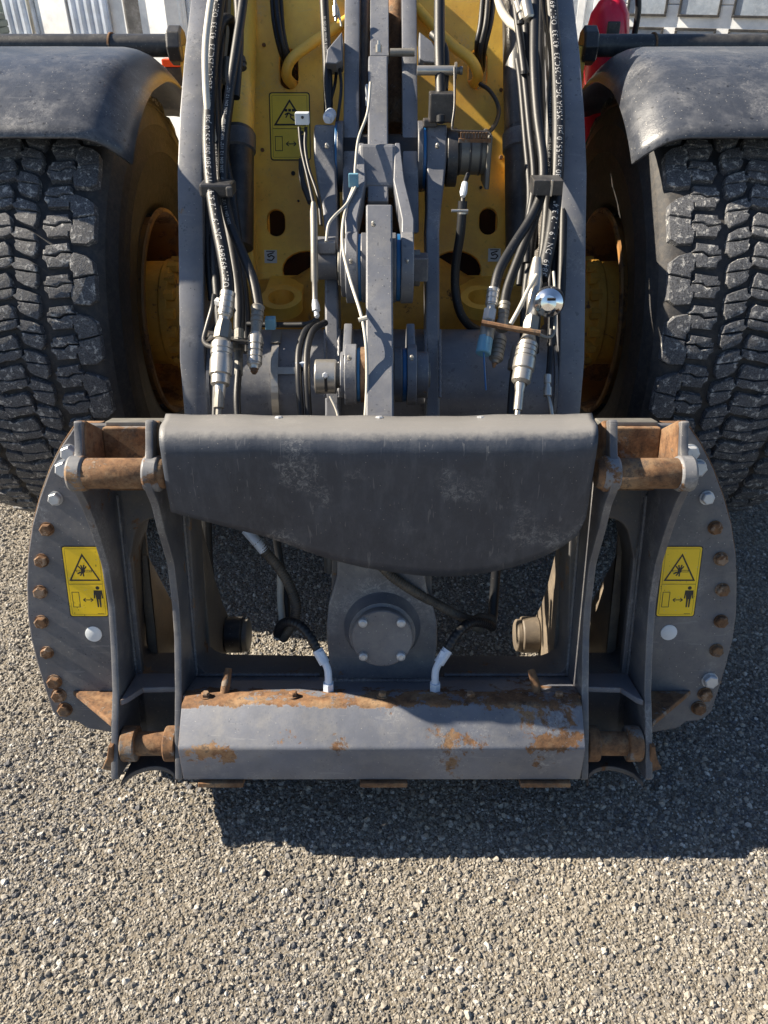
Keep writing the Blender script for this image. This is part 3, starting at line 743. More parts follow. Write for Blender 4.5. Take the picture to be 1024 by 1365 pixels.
# weld beads, grease nipples and drain marks on the linkage
for px in (433.5, 452, 567.5, 586.5):
    Q = catmull([atD(px, 440, 2.035), atD(px, 480, 2.0), atD(px, 530, 1.985)], .006)
    part(MB().tube(Q, [.0045 * (1 + .25 * sin(i * 2.3)) for i in range(len(Q))], 6), 'weld_seam', 'arm', smooth=60)
for px, py, d in ((498, 300, 1.78), (436, 196, 2.05), (583, 196, 2.05), (468, 350, 1.9), (543, 350, 1.9), (549, 478, 1.76), (466, 478, 1.76)):
    part(MB().lathe([(0, .006), (.004, .006), (.004, .0035), (.010, .0035), (.010, .0045), (.013, .002)], atD(px, py, d), (0, -.6, .8), 10), 'grease_nipple', 'steel', smooth=30)
# sensor housing and clamp right of the main pivot
drum('sensor_ring', px2X(597, 2.15), px2X(611, 2.15), MP + Vector((0, -.01, 0)), .078, 'blackmetal')
sn = drum('position_sensor', px2X(612, 2.12), px2X(652, 2.12), MP + Vector((0, -.02, .012)), .055, 'dullsteel', bev=.004)
for k in range(3):
    drum('sensor_band', px2X(614 + k * 14, 2.12), px2X(617 + k * 14, 2.12), MP + Vector((0, -.02, .012)), .0575, 'blackmetal')
part(MB().box((px2X(652, 2.1), MP.y - .09, MP.z - .07), (px2X(658, 2.1), MP.y + .03, MP.z + .07)), 'sensor_plate', 'dullsteel', bevel=.003)
# toothed strip over the sensor
mb = MB()
for k in range(9):
    q = atD(615 + k * 4.2, 183, 2.08); mb.box((q.x - .0025, q.y, q.z - .006), (q.x + .0025, q.y + .01, q.z + .012))
q0 = atD(612, 186, 2.08); q1 = atD(655, 186, 2.08); mb.box((q0.x, q0.y, q0.z - .008), (q1.x, q0.y + .01, q0.z + .002))
part(mb, 'cable_comb', 'rust')
hose('sensor_rod', [(606, 90, 2.1), (606, 140, 2.08), (603, 168, 2.08), (608, 174, 2.08), (650, 176, 2.08), (654, 182, 2.08)], .0032, 'blackmetal', 8)
# steel pin rod with washer and nut
a = atD(556, 94, 2.14); b = atD(606, 94, 2.14)
part(MB().lathe([(0, .0125), ((b - a).length, .0125)], a, b - a, 16), 'retaining_pin', 'chrome' if False else 'steel', smooth=35)
part(MB().lathe([(0, .021), (.006, .021), (.006, .009), (.014, .009), (.014, .011), (.022, .011)], b, b - a, 16), 'pin_washer', 'dullsteel', smooth=35)
# mounting gussets on the bell crank
for s in (-1, 1):
    px = [(456, 42), (436, 66), (434, 84), (448, 85), (456, 80)] if s < 0 else [(559, 42), (576, 55), (582, 66), (582, 84), (566, 82), (559, 78)]
    q = [atD(x, y, 2.17) for x, y in px]; n_ = Vector((0, .85, -.4))
    mb = MB(); k = len(q); mb.add(q + [p_ + n_ * .09 for p_ in q], [tuple(range(k)), tuple(range(2 * k - 1, k - 1, -1))] + [(i, k + i, k + (i + 1) % k, (i + 1) % k) for i in range(k)])
    me_ = mb.mesh('crank_gusset'); bm = bmesh.new(); bm.from_mesh(me_); bmesh.ops.recalc_face_normals(bm, faces=bm.faces); bm.to_mesh(me_); bm.free()
    part(me_, 'crank_gusset', 'arm', bevel=.003)
# black valve block and thick hoses above it
q = atD(589, 140, 2.12)
part(MB().box((q.x - .034, q.y - .02, q.z - .042), (q.x + .034, q.y + .05, q.z + .03)).box((q.x - .05, q.y - .012, q.z - .055), (q.x - .01, q.y + .03, q.z - .035)), 'valve_block', 'blackmetal', bevel=.004)
part(MB().lathe([(0, .006), (.004, .013), (.02, .013), (.024, .006)], atD(588, 152, 2.1), (0, -.3, -1), 14), 'valve_plug', 'rubber', smooth=50)
hose('hydraulic_hose', [(586, -30, 2.2), (586, 60, 2.16), (588, 126, 2.14)], .0155, 'rubber')
hose('hydraulic_hose', [(577, 46, 2.2), (590, 60, 2.17), (594, 80, 2.16), (592, 120, 2.15)], .012, 'rubber')
# lower pivot (y~508)
LP = atD(506, 508, 1.83); LP.x = 0; LP.y += .035
drum('lower_pivot_disc', px2X(459, 1.8), px2X(475, 1.8), LP, .073, 'arm'); drum('lower_pivot_disc', px2X(543, 1.8), px2X(556, 1.8), LP, .073, 'arm')
drum('lower_pivot_seal', px2X(475, 1.8), px2X(480, 1.8), LP, .064, 'blue'); drum('lower_pivot_seal', px2X(537, 1.8), px2X(543, 1.8), LP, .064, 'blue')
drum('lower_pivot_boss', px2X(480, 1.8), px2X(491, 1.8), LP, .066, 'rust'); drum('lower_pivot_boss', px2X(525, 1.8), px2X(537, 1.8), LP, .066, 'paint')
drum('lower_pivot_collar', px2X(453, 1.8), px2X(459, 1.8), LP, .055, 'arm')
drum('lower_pivot_collar', px2X(556, 1.8), px2X(572, 1.8), LP, .055, 'paint')
lk_ = drum('pin_sleeve', px2X(418, 1.8), px2X(447, 1.8), LP + Vector((0, -.01, 0)), .041, 'steel', bev=.003)
drum('lower_pivot_pin', px2X(440, 1.8), px2X(575, 1.8), LP + Vector((0, -.004, 0)), .03, 'dullsteel')
qc = LP + Vector((px2X(432, 1.76), -.052, .022))
part(MB().lathe([(0, .0075), (.008, .0075), (.010, .005)], qc, (0, -.85, .5), 6), 'set_screw', 'boltzinc')
part(MB().box((qc.x - .0035, qc.y - .003, qc.z - .04), (qc.x + .0035, qc.y + .008, qc.z + .0)), 'sleeve_slot', 'dark', bevel=.001)
# lugs on the cross tube holding the lower pivot
for X_ in (px2X(462, 1.8), px2X(549, 1.8)):
    me_ = plate_mesh([(LP.y - .02, LP.z - .07), (LP.y - .02, LP.z + .06), (LP.y + .10, LP.z + .09), (LP.y + .2, LP.z - .02), (LP.y + .1, LP.z - .12)], [], X_ - .010, X_ + .010, .003, XW, 'pivot_lug')
    part(me_, 'pivot_lug', 'arm')
# cylinder stub left, y 325-385
q = atD(435, 356, 1.98)
part(MB().lathe([(-.029, .038), (-.027, .0405), (.026, .0405), (.029, .037)], q + Vector((0, .03, 0)), (1, 0, 0), 24), 'pin_end_sleeve', 'paint', smooth=35)
part(MB().box((q.x - .024, q.y - .002, q.z + .034), (q.x + .026, q.y + .05, q.z + .064)), 'sleeve_cap', 'arm', bevel=.003)
# lift cylinders beside the frame
for s, pts in ((-1, [(322, -30, 2.46), (320, 90, 2.42), (317, 180, 2.38), (316, 330, 2.36)]), (1, [(690, -30, 2.46), (692, 90, 2.42), (694, 180, 2.38), (696, 330, 2.36)])):
    P = [atD(*p_) for p_ in pts]
    part(MB().tube(P, [.048, .048, .05, .05], 32), 'lift_cylinder', 'blackmetal', smooth=40)
    part(MB().lathe([(0, .0505), ((P[2] - P[0]).length - .01, .0505)], P[0], P[2] - P[0], 32), 'cylinder_barrel', 'yellow' if s < 0 else 'blackmetal', smooth=35)  # left barrel's yellow paints the frame's reflection on a dark barrel
    part(MB().lathe([(0, .056), (.05, .056), (.055, .05)], P[2], P[3] - P[2], 32), 'cylinder_gland', 'paint', smooth=35)

# ---- coupler carriage
QC = link('quick_coupler', plate_mesh(
    [(-.60, cph(640, -.2)), (-.60, cph(1020, -.2)), (-.45, cph(1020, -.2)), (-.44, .05), (.44, .05), (.45, cph(1020, -.2)), (.60, cph(1020, -.2)), (.60, cph(640, -.2)), (.30, cph(596, -.2)), (-.30, cph(596, -.2))],
    [rounded([cp(252, 640, -.2), cp(254, 700, -.2), cp(261, 830, -.2) + (.02,), cp(262, 900, -.2) + (.085,), cp(442, 903, -.2) + (.02,), cp(442, 640, -.2)], .02),
     rounded([cp(576, 640, -.2), cp(576, 903, -.2) + (.02,), cp(757, 903, -.2) + (.085,), cp(757, 830, -.2) + (.02,), cp(760, 700, -.2), cp(764, 640, -.2)], .02),
     rounded([cp(184, 692, -.2) + (.05,), cp(172, 755, -.2) + (.03,), cp(178, 898, -.2) + (.035,), cp(243, 898, -.2), cp(239, 690, -.2)], .02),
     rounded([(-x_, h_) + tuple(r_) for x_, h_, *r_ in [cp(184, 692, -.2) + (.05,), cp(172, 755, -.2) + (.03,), cp(178, 898, -.2) + (.035,), cp(243, 898, -.2), cp(239, 690, -.2)]], .02)],
    -.31, -.20, .004, None, 'quick_coupler'), 'frame', root, RI @ MC)
def sub(mb, name, mats, bevel=0, smooth=None, label=None, M4=None, seg=2):
    if isinstance(mb, MB): return mb.build(name, mats, QC, M4, bevel, smooth, label, seg)
    return link(name, mb, mats, QC, M4, bevel, smooth, label, seg)
# round side flanges
arc = [(112, 566), (98, 571), (83, 593), (66.5, 626), (53, 663), (43, 699), (37, 739), (35.5, 779), (36.5, 820), (41.5, 853), (50, 886), (60, 919), (70, 949), (79, 957), (88, 961), (103, 962), (116, 971), (150, 977)]
fl = [cp(x, y, -.2) for x, y in arc] + [(-.575, cp(150, 977, -.2)[1]), (-.575, cp(112, 566, -.2)[1])]
rimp = [cp(x, y, -.2) for x, y in arc[:-3]]
for s in (-1, 1):
    P = fl if s < 0 else mirx(fl)
    sub(plate_mesh(P, [], -.222, -.206 + .006, .003, None, 'side_flange'), 'side_flange', 'flange')
    # wear edge strip standing behind the flange rim
    cxr, chr_ = sum(p_[0] for p_ in rimp) / len(rimp), sum(p_[1] for p_ in rimp) / len(rimp)
    outp = [(p_[0] - .010, p_[1]) for p_ in rimp]; inp_ = [(p_[0] + .03, p_[1]) for p_ in rimp]
    Q_ = outp + inp_[::-1]; Q_ = Q_ if s < 0 else mirx(Q_)
    sub(plate_mesh(Q_, [], -.245, -.224, .002, None, 'wear_edge'), 'wear_edge', 'rust')
# bolts round the flanges
hexm = MB().lathe([(0, .0165), (.0025, .0165)], (0, 0, 0), (0, 0, 1), 20).lathe([(.0025, .0145), (.0115, .0145), (.0135, .012)], (0, 0, 0), (0, 0, 1), 6)
hm = {}
for k in ('boltrust', 'boltzinc'):
    m_ = hexm.mesh('bolt'); m_.materials.append(M[k]); m_.shade_smooth(); m_.set_sharp_from_angle(angle=R(25)); hm[k] = m_
BL = [(91, 605, 'z', 1.2), (84, 626, 'z', 1.25), (72, 666, 'z', 1.0), (60.5, 707, 'r', 1), (53.5, 749, 'r', 1), (52, 791, 'r', 1), (53.5, 831, 'r', 1), (61, 872, 'r', .95), (71, 911, 'r', 1.1), (77, 929, 'r', 1.1), (85, 948, 'r', 1.1)]
BR = [(922, 605, 'z', 1.2), (931.6, 625, 'z', 1.25), (944.5, 665, 'z', 1), (955.5, 705, 'r', 1), (963, 746.5, 'r', 1), (965, 788, 'r', 1), (963, 830, 'r', 1), (957, 869, 'r', 1), (948, 909, 'z', 1.2), (941.6, 928, 'r', 1.1), (933, 946, 'r', 1.1)]
for i, (x, y, k, sc_) in enumerate(BL + BR):
    X_, H_ = cp(x, y, -.19)
    o = bpy.data.objects.new('bolt', hm['boltzinc' if k == 'z' else 'boltrust']); col.objects.link(o); o.parent = QC
    o.matrix_basis = Matrix.Translation((X_, H_, -.2)) @ Matrix.Rotation(random.uniform(0, 6), 4, 'Z') @ Matrix.Diagonal((sc_, sc_, sc_, 1))
    o['label'] = 'bare zinc hex bolt on flange rim' if k == 'z' else 'rusty hex bolt on flange rim'
for x, y in ((125, 845), (891.5, 843)):
    X_, H_ = cp(x, y, -.2)
    sub(MB().lathe([(-.001, .0195), (.0015, .0195), (.0022, .018)], (X_, H_, -.2), (0, 0, 1), 28), 'plug_disc', 'whitetag', smooth=35, label='round pale plug below the warning decal')

# ribs and hooks
def rib(side, pts, Xo, Xi):
    front = [cpX(px, py, Xo) for px, py in pts]
    out = [(-.205, cph(577, -.205))] + front + [(-.02 - .1, front[-1][1] - .01), (-.205, .03)]
    s0, s1 = sorted((side * abs(Xo), side * abs(Xi)))
    return sub(plate_mesh(rounded(out, .012, 3), [], s0, s1, .003, XT, 'side_rib'), 'side_rib', 'paint')
outer = [(97, 560), (98.5, 575), (99, 605), (93, 640), (98, 655), (107, 673), (120, 706), (134.5, 752), (143.5, 806), (146.5, 850), (148, 880), (149.5, 923), (148, 969), (147.5, 1042)]
inner = [(193, 558), (193.5, 600), (190, 640), (193, 655), (201, 673), (209, 706), (222.5, 752), (229, 806), (232, 850), (233, 923), (232.5, 979), (233.5, 1042)]
for s in (-1, 1):
    rib(s, outer, -.607, -.591); rib(s, inner, -.463, -.447)
ph = cph(631, -.03)
hook_h = cph(563, -.05)
for s in (-1, 1):
    a, b = sorted((s * .612, s * .424))
    # hook pin: half-round bar over the rib fronts, worn to bare rust
    sub(MB().lathe([(a, .026), (a + .006, .0305), (b - .006, .0305), (b, .026)], (0, ph, -.030), (1, 0, 0), 28), 'hook_pin', 'rust', smooth=40, label='rusty hook pin at the top of the ' + ('left' if s < 0 else 'right') + ' hook')
    # cast thickening round the pin ends
    for X_ in (.600, .452):
        mb = MB().lathe([(s * X_ - .017, .036), (s * X_ + .017, .036)], (0, ph - .001, -.032), (1, 0, 0), 24)
        sub(mb, 'hook_cheek', 'cheek', bevel=.006, smooth=35)
        f0 = hook_h; mb = MB().prism([(-.158, cph(572, -.158)), (-.072, f0), (-.062, f0 - .012), (-.050, ph + .02), (-.16, ph - .05)], s * X_ - .0115, s * X_ + .0115, XT)
        me_ = mb.mesh('hook_ear'); bm = bmesh.new(); bm.from_mesh(me_); bmesh.ops.recalc_face_normals(bm, faces=bm.faces); bm.to_mesh(me_); bm.free()
        sub(me_, 'hook_ear', 'rust', bevel=.004)
    a, b = sorted((s * .588, s * .464))
    sub(MB().box((a, ph - .07, -.170), (b, cph(570, -.15), -.150)), 'hook_back_plate', 'hook', bevel=.003)
    sub(MB().box((a - .0, cph(566, -.17) - .004, -.215), (b, cph(566, -.17) + .006, -.172)), 'hook_top_strip', 'dullsteel', bevel=.002)
    # lower pin with collars between the ribs
    lh = cph(991, -.07)
    lp = sub(MB().lathe([(a, .027), (b, .027)], (0, lh, -.07), (1, 0, 0), 28), 'lower_pin', 'rust', smooth=35)
    for c0, c1 in ((.588, .556), (.492, .464)):
        x0, x1 = sorted((s * c0, s * c1))
        sub(MB().lathe([(x0, .040), (x1, .040)], (0, lh, -.07), (1, 0, 0), 28), 'pin_collar', 'hook', bevel=.003, smooth=35)
    # pocket: shelf above, curved plate below
    shy = cph(925, -.12)
    sh_ = plate_mesh([(a, -.198), (a, -.075), (a + .012, -.085), (a + .035, -.130), (b - .002, -.135), (b - .002, -.198)] if s < 0 else
                     [(b, -.198), (b, -.075), (b - .012, -.085), (b - .035, -.130), (a + .002, -.135), (a + .002, -.198)], [], 0, .014, .002,
                     Matrix(((1, 0, 0, 0), (0, 0, 1, shy - .004), (0, 1, 0, 0), (0, 0, 0, 1))), 'pocket_shelf')
    sub(sh_, 'pocket_shelf', 'bar')
    bh = cph(1036, -.05)
    arch = [(a, -.195), (a, -.022)] + [(a + (b - a) * k / 10, -.022 - .06 * sin(pi * k / 10) ** .5) for k in range(1, 10)] + [(b, -.022), (b, -.195)]
    sub(plate_mesh(arch, [], 0, .012, .002, Matrix(((1, 0, 0, 0), (0, 0, 1, bh - .006), (0, 1, 0, 0), (0, 0, 0, 1))), 'bottom_plate'), 'bottom_plate', 'frame')
    # foot under the outer rib
    q = cph(1040, 0)
    foot = [(s * .600, q + .065), (s * .609, q + .065), (s * .616, q + .035), (s * .630, q + .006), (s * .600, q - .002)]
    sub(plate_mesh(foot, [], -.052, -.030, .003, None, 'rib_foot'), 'rib_foot', 'hook')
    # triangular gusset between rib and flange
    A_ = cp(98, 921, -.2); C_ = cpX(148, 955, -.607)
    tri = [(s * abs(A_[0]), -.198), (s * .609, -.198), (s * .609, C_[0])]
    sub(plate_mesh(tri, [], 0, .014, .003, Matrix(((1, 0, 0, 0), (0, 0, 1, A_[1] - .012), (0, 1, 0, 0), (0, 0, 0, 1))), 'gusset'), 'gusset', 'hook' if s > 0 else 'rust')
    # rear pivot lugs behind the frame with bosses
    for X_, nm in ((.445, 'in'), (.578, 'out')):
        pr = [(-.30, cph(690, -.2))] + [cpX(px, py, -X_) for px, py in (((263, 700), (281, 772), (292, 806)) if X_ < .5 else ((190, 738), (208, 772), (224, 802)))]
        bc = cpX(296, 846, -.445)
        pr += [(bc[0] - .052, bc[1] + .03), (bc[0] - .058, bc[1]), (bc[0] - .04, bc[1] - .05), (-.30, bc[1] - .06)]
        pr = [(min(t_, -.295), h_) for t_, h_ in pr]
        sub(plate_mesh(pr, [], s * X_ - .012, s * X_ + .012, .003, XT, 'rear_lug'), 'rear_lug', 'lug')
    x0, x1 = sorted((s * .433, s * .385))
    sub(MB().lathe([(x0, .050), (x1, .050)], (0, bc[1], bc[0]), (1, 0, 0), 32), 'lug_boss', 'blackmetal' if s < 0 else 'lug', bevel=.004, smooth=35)  # right boss paler than the left: sunlight put into its colour
    sub(MB().lathe([(s * .385, .045), (s * .372, .045), (s * .368, .038)], (0, bc[1] - .002, bc[0]), (1, 0, 0), 32), 'pin_cap', 'dullsteel' if s < 0 else 'lug', bevel=.002, smooth=35)  # right cap coloured pale as if sunlit, like its boss
    x0, x1 = sorted((s * .60, s * .40))
    sub(MB().lathe([(x0, .034), (x1, .034)], (0, bc[1], bc[0]), (1, 0, 0), 24), 'arm_pin', 'dullsteel', smooth=35)

# weld beads where the ribs meet the frame
def weld(P, r=.0045):
    Q = catmull(P, .004); k = [r * (1 + .22 * sin(i * 1.9) + random.uniform(-.12, .12)) for i in range(len(Q))]
    sub(MB().tube(Q, k, 8), 'weld_seam', 'paint', smooth=60)
for s in (-1, 1):
    for X_ in (.589, .465, .445):
        weld([(s * X_, cph(900, -.2), -.199), (s * X_, cph(800, -.2), -.199), (s * X_, cph(660, -.2), -.199)])
weld([(-.44, cph(905, -.2) + .012, -.199), (-.15, cph(905, -.2) + .012, -.199)]); weld([(.15, cph(905, -.2) + .012, -.199), (.44, cph(905, -.2) + .012, -.199)])
weld([(-.125, cph(905, -.2) + .014, -.168), (.125, cph(905, -.2) + .014, -.168)], .006)

# ledge and lower bar
hs = cph(905, -.2)
P3 = (-.20, hs); P4 = (-.045, cph(939, -.045)); P5 = (.012, cph(998, .012)); P6 = (-.008, cph(1040, -.008))
sub(MB().prism([(P3[0], P3[1] + .006), (P4[0] - .03, P4[1] + .004), (P4[0] - .03, P4[1] - .010), (P3[0], P3[1] - .012)], -.447, .447, XT), 'ledge', 'bar', bevel=.002)
prof = [(P4[0] - .05, P4[1] + .0045), (P4[0], P4[1] + .002), (P5[0], P5[1]), P6, (-.06, P6[1] - .004), (-.075, P6[1] + .02)]
def thick(prof, th):
    back = []
    for i in range(len(prof)):
        a_ = Vector(prof[max(i - 1, 0)]); b_ = Vector(prof[min(i + 1, len(prof) - 1)]); t_ = (b_ - a_).normalized(); n_ = Vector((t_.y, -t_.x)); back.append(tuple(Vector(prof[i]) + n_ * th))
    return prof + back[::-1]
pf = thick(prof, .012)
lbm = plate_mesh(rounded(pf, .006, 3), [], -.441, .441, .002, XT, 'lower_bar')
sub(lbm, 'lower_bar', 'bar')
# pads under the bar
for a, b in ((265, 325), (480, 543), (693, 760)):
    xa = cp(a, 1043, -.01)[0]; xb = cp(b, 1043, -.01)[0]
    sub(MB().box((xa, P6[1] - .015, -.05), (xb, P6[1] - .003, -.001)), 'wear_pad', 'rust', bevel=.002)
# small bolts on the ledge
sm = MB().lathe([(0, .0125), (.002, .0125)], (0, 0, 0), (0, 1, .1), 18).lathe([(.002, .0095), (.009, .0095), (.011, .0075)], (0, 0, 0), (0, 1, .1), 6).mesh('ledge_bolt')
sm.materials.append(M['boltrust'])
for x in (274, 391, 509.5, 628, 746):
    X_ = cp(x, 930, -.07)[0]
    o = bpy.data.objects.new('ledge_bolt', sm); col.objects.link(o); o.parent = QC
    o.matrix_basis = Matrix.Translation((X_, P4[1] + .004, -.072)) @ Matrix.Rotation(.3 * x, 4, 'Y')
# rusty levers leaning out of slots
for (x0, y0), (x1, y1) in (((297, 930), (305, 891)), ((718, 928), (708, 893))):
    a_ = cp(x0, y0, -.085); b_ = cp(x1, y1, -.12)
    sub(MB().tube([(a_[0], a_[1] - .01, -.085), ((a_[0] + b_[0]) / 2 + .001, (a_[1] + b_[1]) / 2, -.10), (b_[0], b_[1], -.12)], [.010, .0105, .008], 10), 'lock_lever', 'rust', smooth=50)
# cover mat
def cover():
    nx, mb = 72, MB()
    bot = [(222, 680), (250, 688), (300, 702), (350, 716), (400, 733), (440, 746), (480, 755), (520, 761), (560, 765), (610, 767), (650, 763), (690, 755), (730, 742), (760, 727), (779, 713), (786, 690)]
    def by(px):
        for i in range(len(bot) - 1):
            if bot[i][0] <= px <= bot[i + 1][0]:
                f = (px - bot[i][0]) / (bot[i + 1][0] - bot[i][0]); return bot[i][1] + f * (bot[i + 1][1] - bot[i][1])
        return bot[0][1] if px < bot[0][0] else bot[-1][1]
    xl = cp(220.5, 640, 0)[0]; xr = cp(790, 640, 0)[0]
    ht = cph(590, .004)
    rows = []
    for i in range(nx + 1):
        f = i / nx; x = xl + (xr - xl) * f
        px = 222 + (786 - 222) * f; tt = 0
        for _ in range(12):
            hb = cp(px, by(px), tt)[1]; tt = .5 * tt + .5 * (.004 - .30 * (ht - .045 - hb))
        w_ = .0010 * sin(f * 17) + .0007 * sin(f * 41 + 1)
        r = []
        rb = .055; tb = -.155
        # top: flat strip going back then round nose then down
        htop = ht + .012 + (.0015 * sin(f * 9) + (.006 * max(0, (f - .93) / .07)) + (.003 * max(0, (.06 - f) / .06)))
        r.append((x * 1.05, htop + .010 + w_, -.115)); r.append((x * 1.03, htop + .006 + w_, -.07))
        for k in range(7):
            a = pi / 2 * k / 6
            r.append((x * (1.02 - .02 * k / 6), htop - .030 + .034 * cos(a), -.030 + w_ + .034 * sin(a)))
        h1 = r[-1][1]; t1 = r[-1][2]
        for k in range(1, 13):
            g_ = k / 12; bulge = .004 * sin(pi * g_) + .003 * sin(f * 7 + 2) * g_
            r.append((x, h1 + (hb - h1) * g_, t1 - .30 * (h1 - hb) * g_ + bulge + .002 * sin(f * 23) * g_))
        rows.append(r)
    m_ = len(rows[0]); vs = [p_ for r in rows for p_ in r]
    mb.add(vs, [(i * m_ + j, i * m_ + j + 1, (i + 1) * m_ + j + 1, (i + 1) * m_ + j) for i in range(nx) for j in range(m_ - 1)])
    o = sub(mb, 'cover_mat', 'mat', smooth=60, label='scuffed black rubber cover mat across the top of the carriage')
    sd = o.modifiers.new('t', 'SOLIDIFY'); sd.thickness = .009; sd.offset = 1
    return o, ht
cv, cvh = cover()
for x in (376, 506, 637):
    X_ = cp(x, 553, -.15)[0]
    sub(MB().lathe([(0, .009), (.006, .009), (.008, .006)], (X_, cvh + .024, -.10), (0, 1, 0), 6), 'cover_bolt', 'boltzinc')
# beam under the cover that carries it
sub(MB().box((-.44, cvh - .055, -.19), (.44, cvh - .012, -.125)), 'top_beam', 'frame', bevel=.004)

# centre tower with the round cap
tw = [(450, 690), (449, 768), (445, 782), (438, 806), (435, 835), (436, 858), (439, 882), (441, 912), (578, 912), (580, 882), (583, 858), (583, 832), (578, 808), (570, 790), (567, 768), (567, 690)]
tp = [cp(x, y, -.17) for x, y in tw]
tp = [(tp[0][0], cph(600, -.17))] + tp + [(tp[-1][0], cph(600, -.17))]
sub(plate_mesh(tp, [], -.215, -.17, .005, None, 'centre_tower'), 'centre_tower', 'paint')
for X_ in (tp[1][0] + .004, tp[-2][0] - .004):
    sub(MB().box((X_ - .010, tp[1][1] - .04, -.33), (X_ + .010, cph(600, -.17), -.217)), 'tower_web', 'frame', bevel=.002)
cxp, chp = cp(509.5, 852, -.115)
sub(MB().lathe([(-.172, .090), (-.166, .086), (-.150, .078), (-.138, .0755), (-.136, .068)], (cxp, chp + .002, 0), (0, 0, 1), 48, caps=False), 'cap_boss', 'paint', smooth=50)
sub(MB().lathe([(-.165, .0695), (-.118, .0695), (-.115, .067)], (cxp, chp, 0), (0, 0, 1), 48), 'round_cap', 'flange', smooth=30)
for dx, dh in ((-.0425, .0415), (.0425, .0415), (-.0425, -.0415), (.0425, -.0415)):
    sub(MB().lathe([(0, .0105), (.001, .0105), (.0075, .0098), (.010, .006)], (cxp + dx, chp + dh, -.1155), (0, 0, 1), 20), 'cap_bolt', 'boltzinc', smooth=30)
# warning decals ---------------------------------------------------------
def line2(mb, a, b, w_, z, mi=1):
    a = Vector(a); b = Vector(b); t = (b - a).normalized(); n_ = Vector((-t.y, t.x)) * w_ / 2
    mb.add([(*(a - n_), z), (*(b - n_), z), (*(b + n_), z), (*(a + n_), z)], [(0, 1, 2, 3)], mi)
def ring2(mb, P, w_, z, mi=1):
    n = len(P); c = Vector((sum(p_[0] for p_ in P) / n, sum(p_[1] for p_ in P) / n)); ins = []
    area = sum(P[i][0] * P[(i + 1) % n][1] - P[(i + 1) % n][0] * P[i][1] for i in range(n)); sg = 1 if area > 0 else -1
    for i in range(n):
        p_ = Vector(P[i]); a = (p_ - Vector(P[i - 1])).normalized(); b = (Vector(P[(i + 1) % n]) - p_).normalized()
        na = Vector((-a.y, a.x)) * sg; nb = Vector((-b.y, b.x)) * sg; m_ = (na + nb); m_ = m_ / max(m_.length_squared, 1e-6) * 2
        ins.append(p_ + m_ * w_)
    mb.add([(*p_, z) for p_ in P] + [(*p_, z) for p_ in ins], [(i, (i + 1) % n, n + (i + 1) % n, n + i) for i in range(n)] if sg > 0 else [((i + 1) % n, i, n + i, n + (i + 1) % n) for i in range(n)], mi)
def disc2(mb, c, r, z, mi=1, n=16):
    mb.add([(c[0] + r * cos(2 * pi * k / n), c[1] + r * sin(2 * pi * k / n), z) for k in range(n)], [tuple(range(n))], mi)
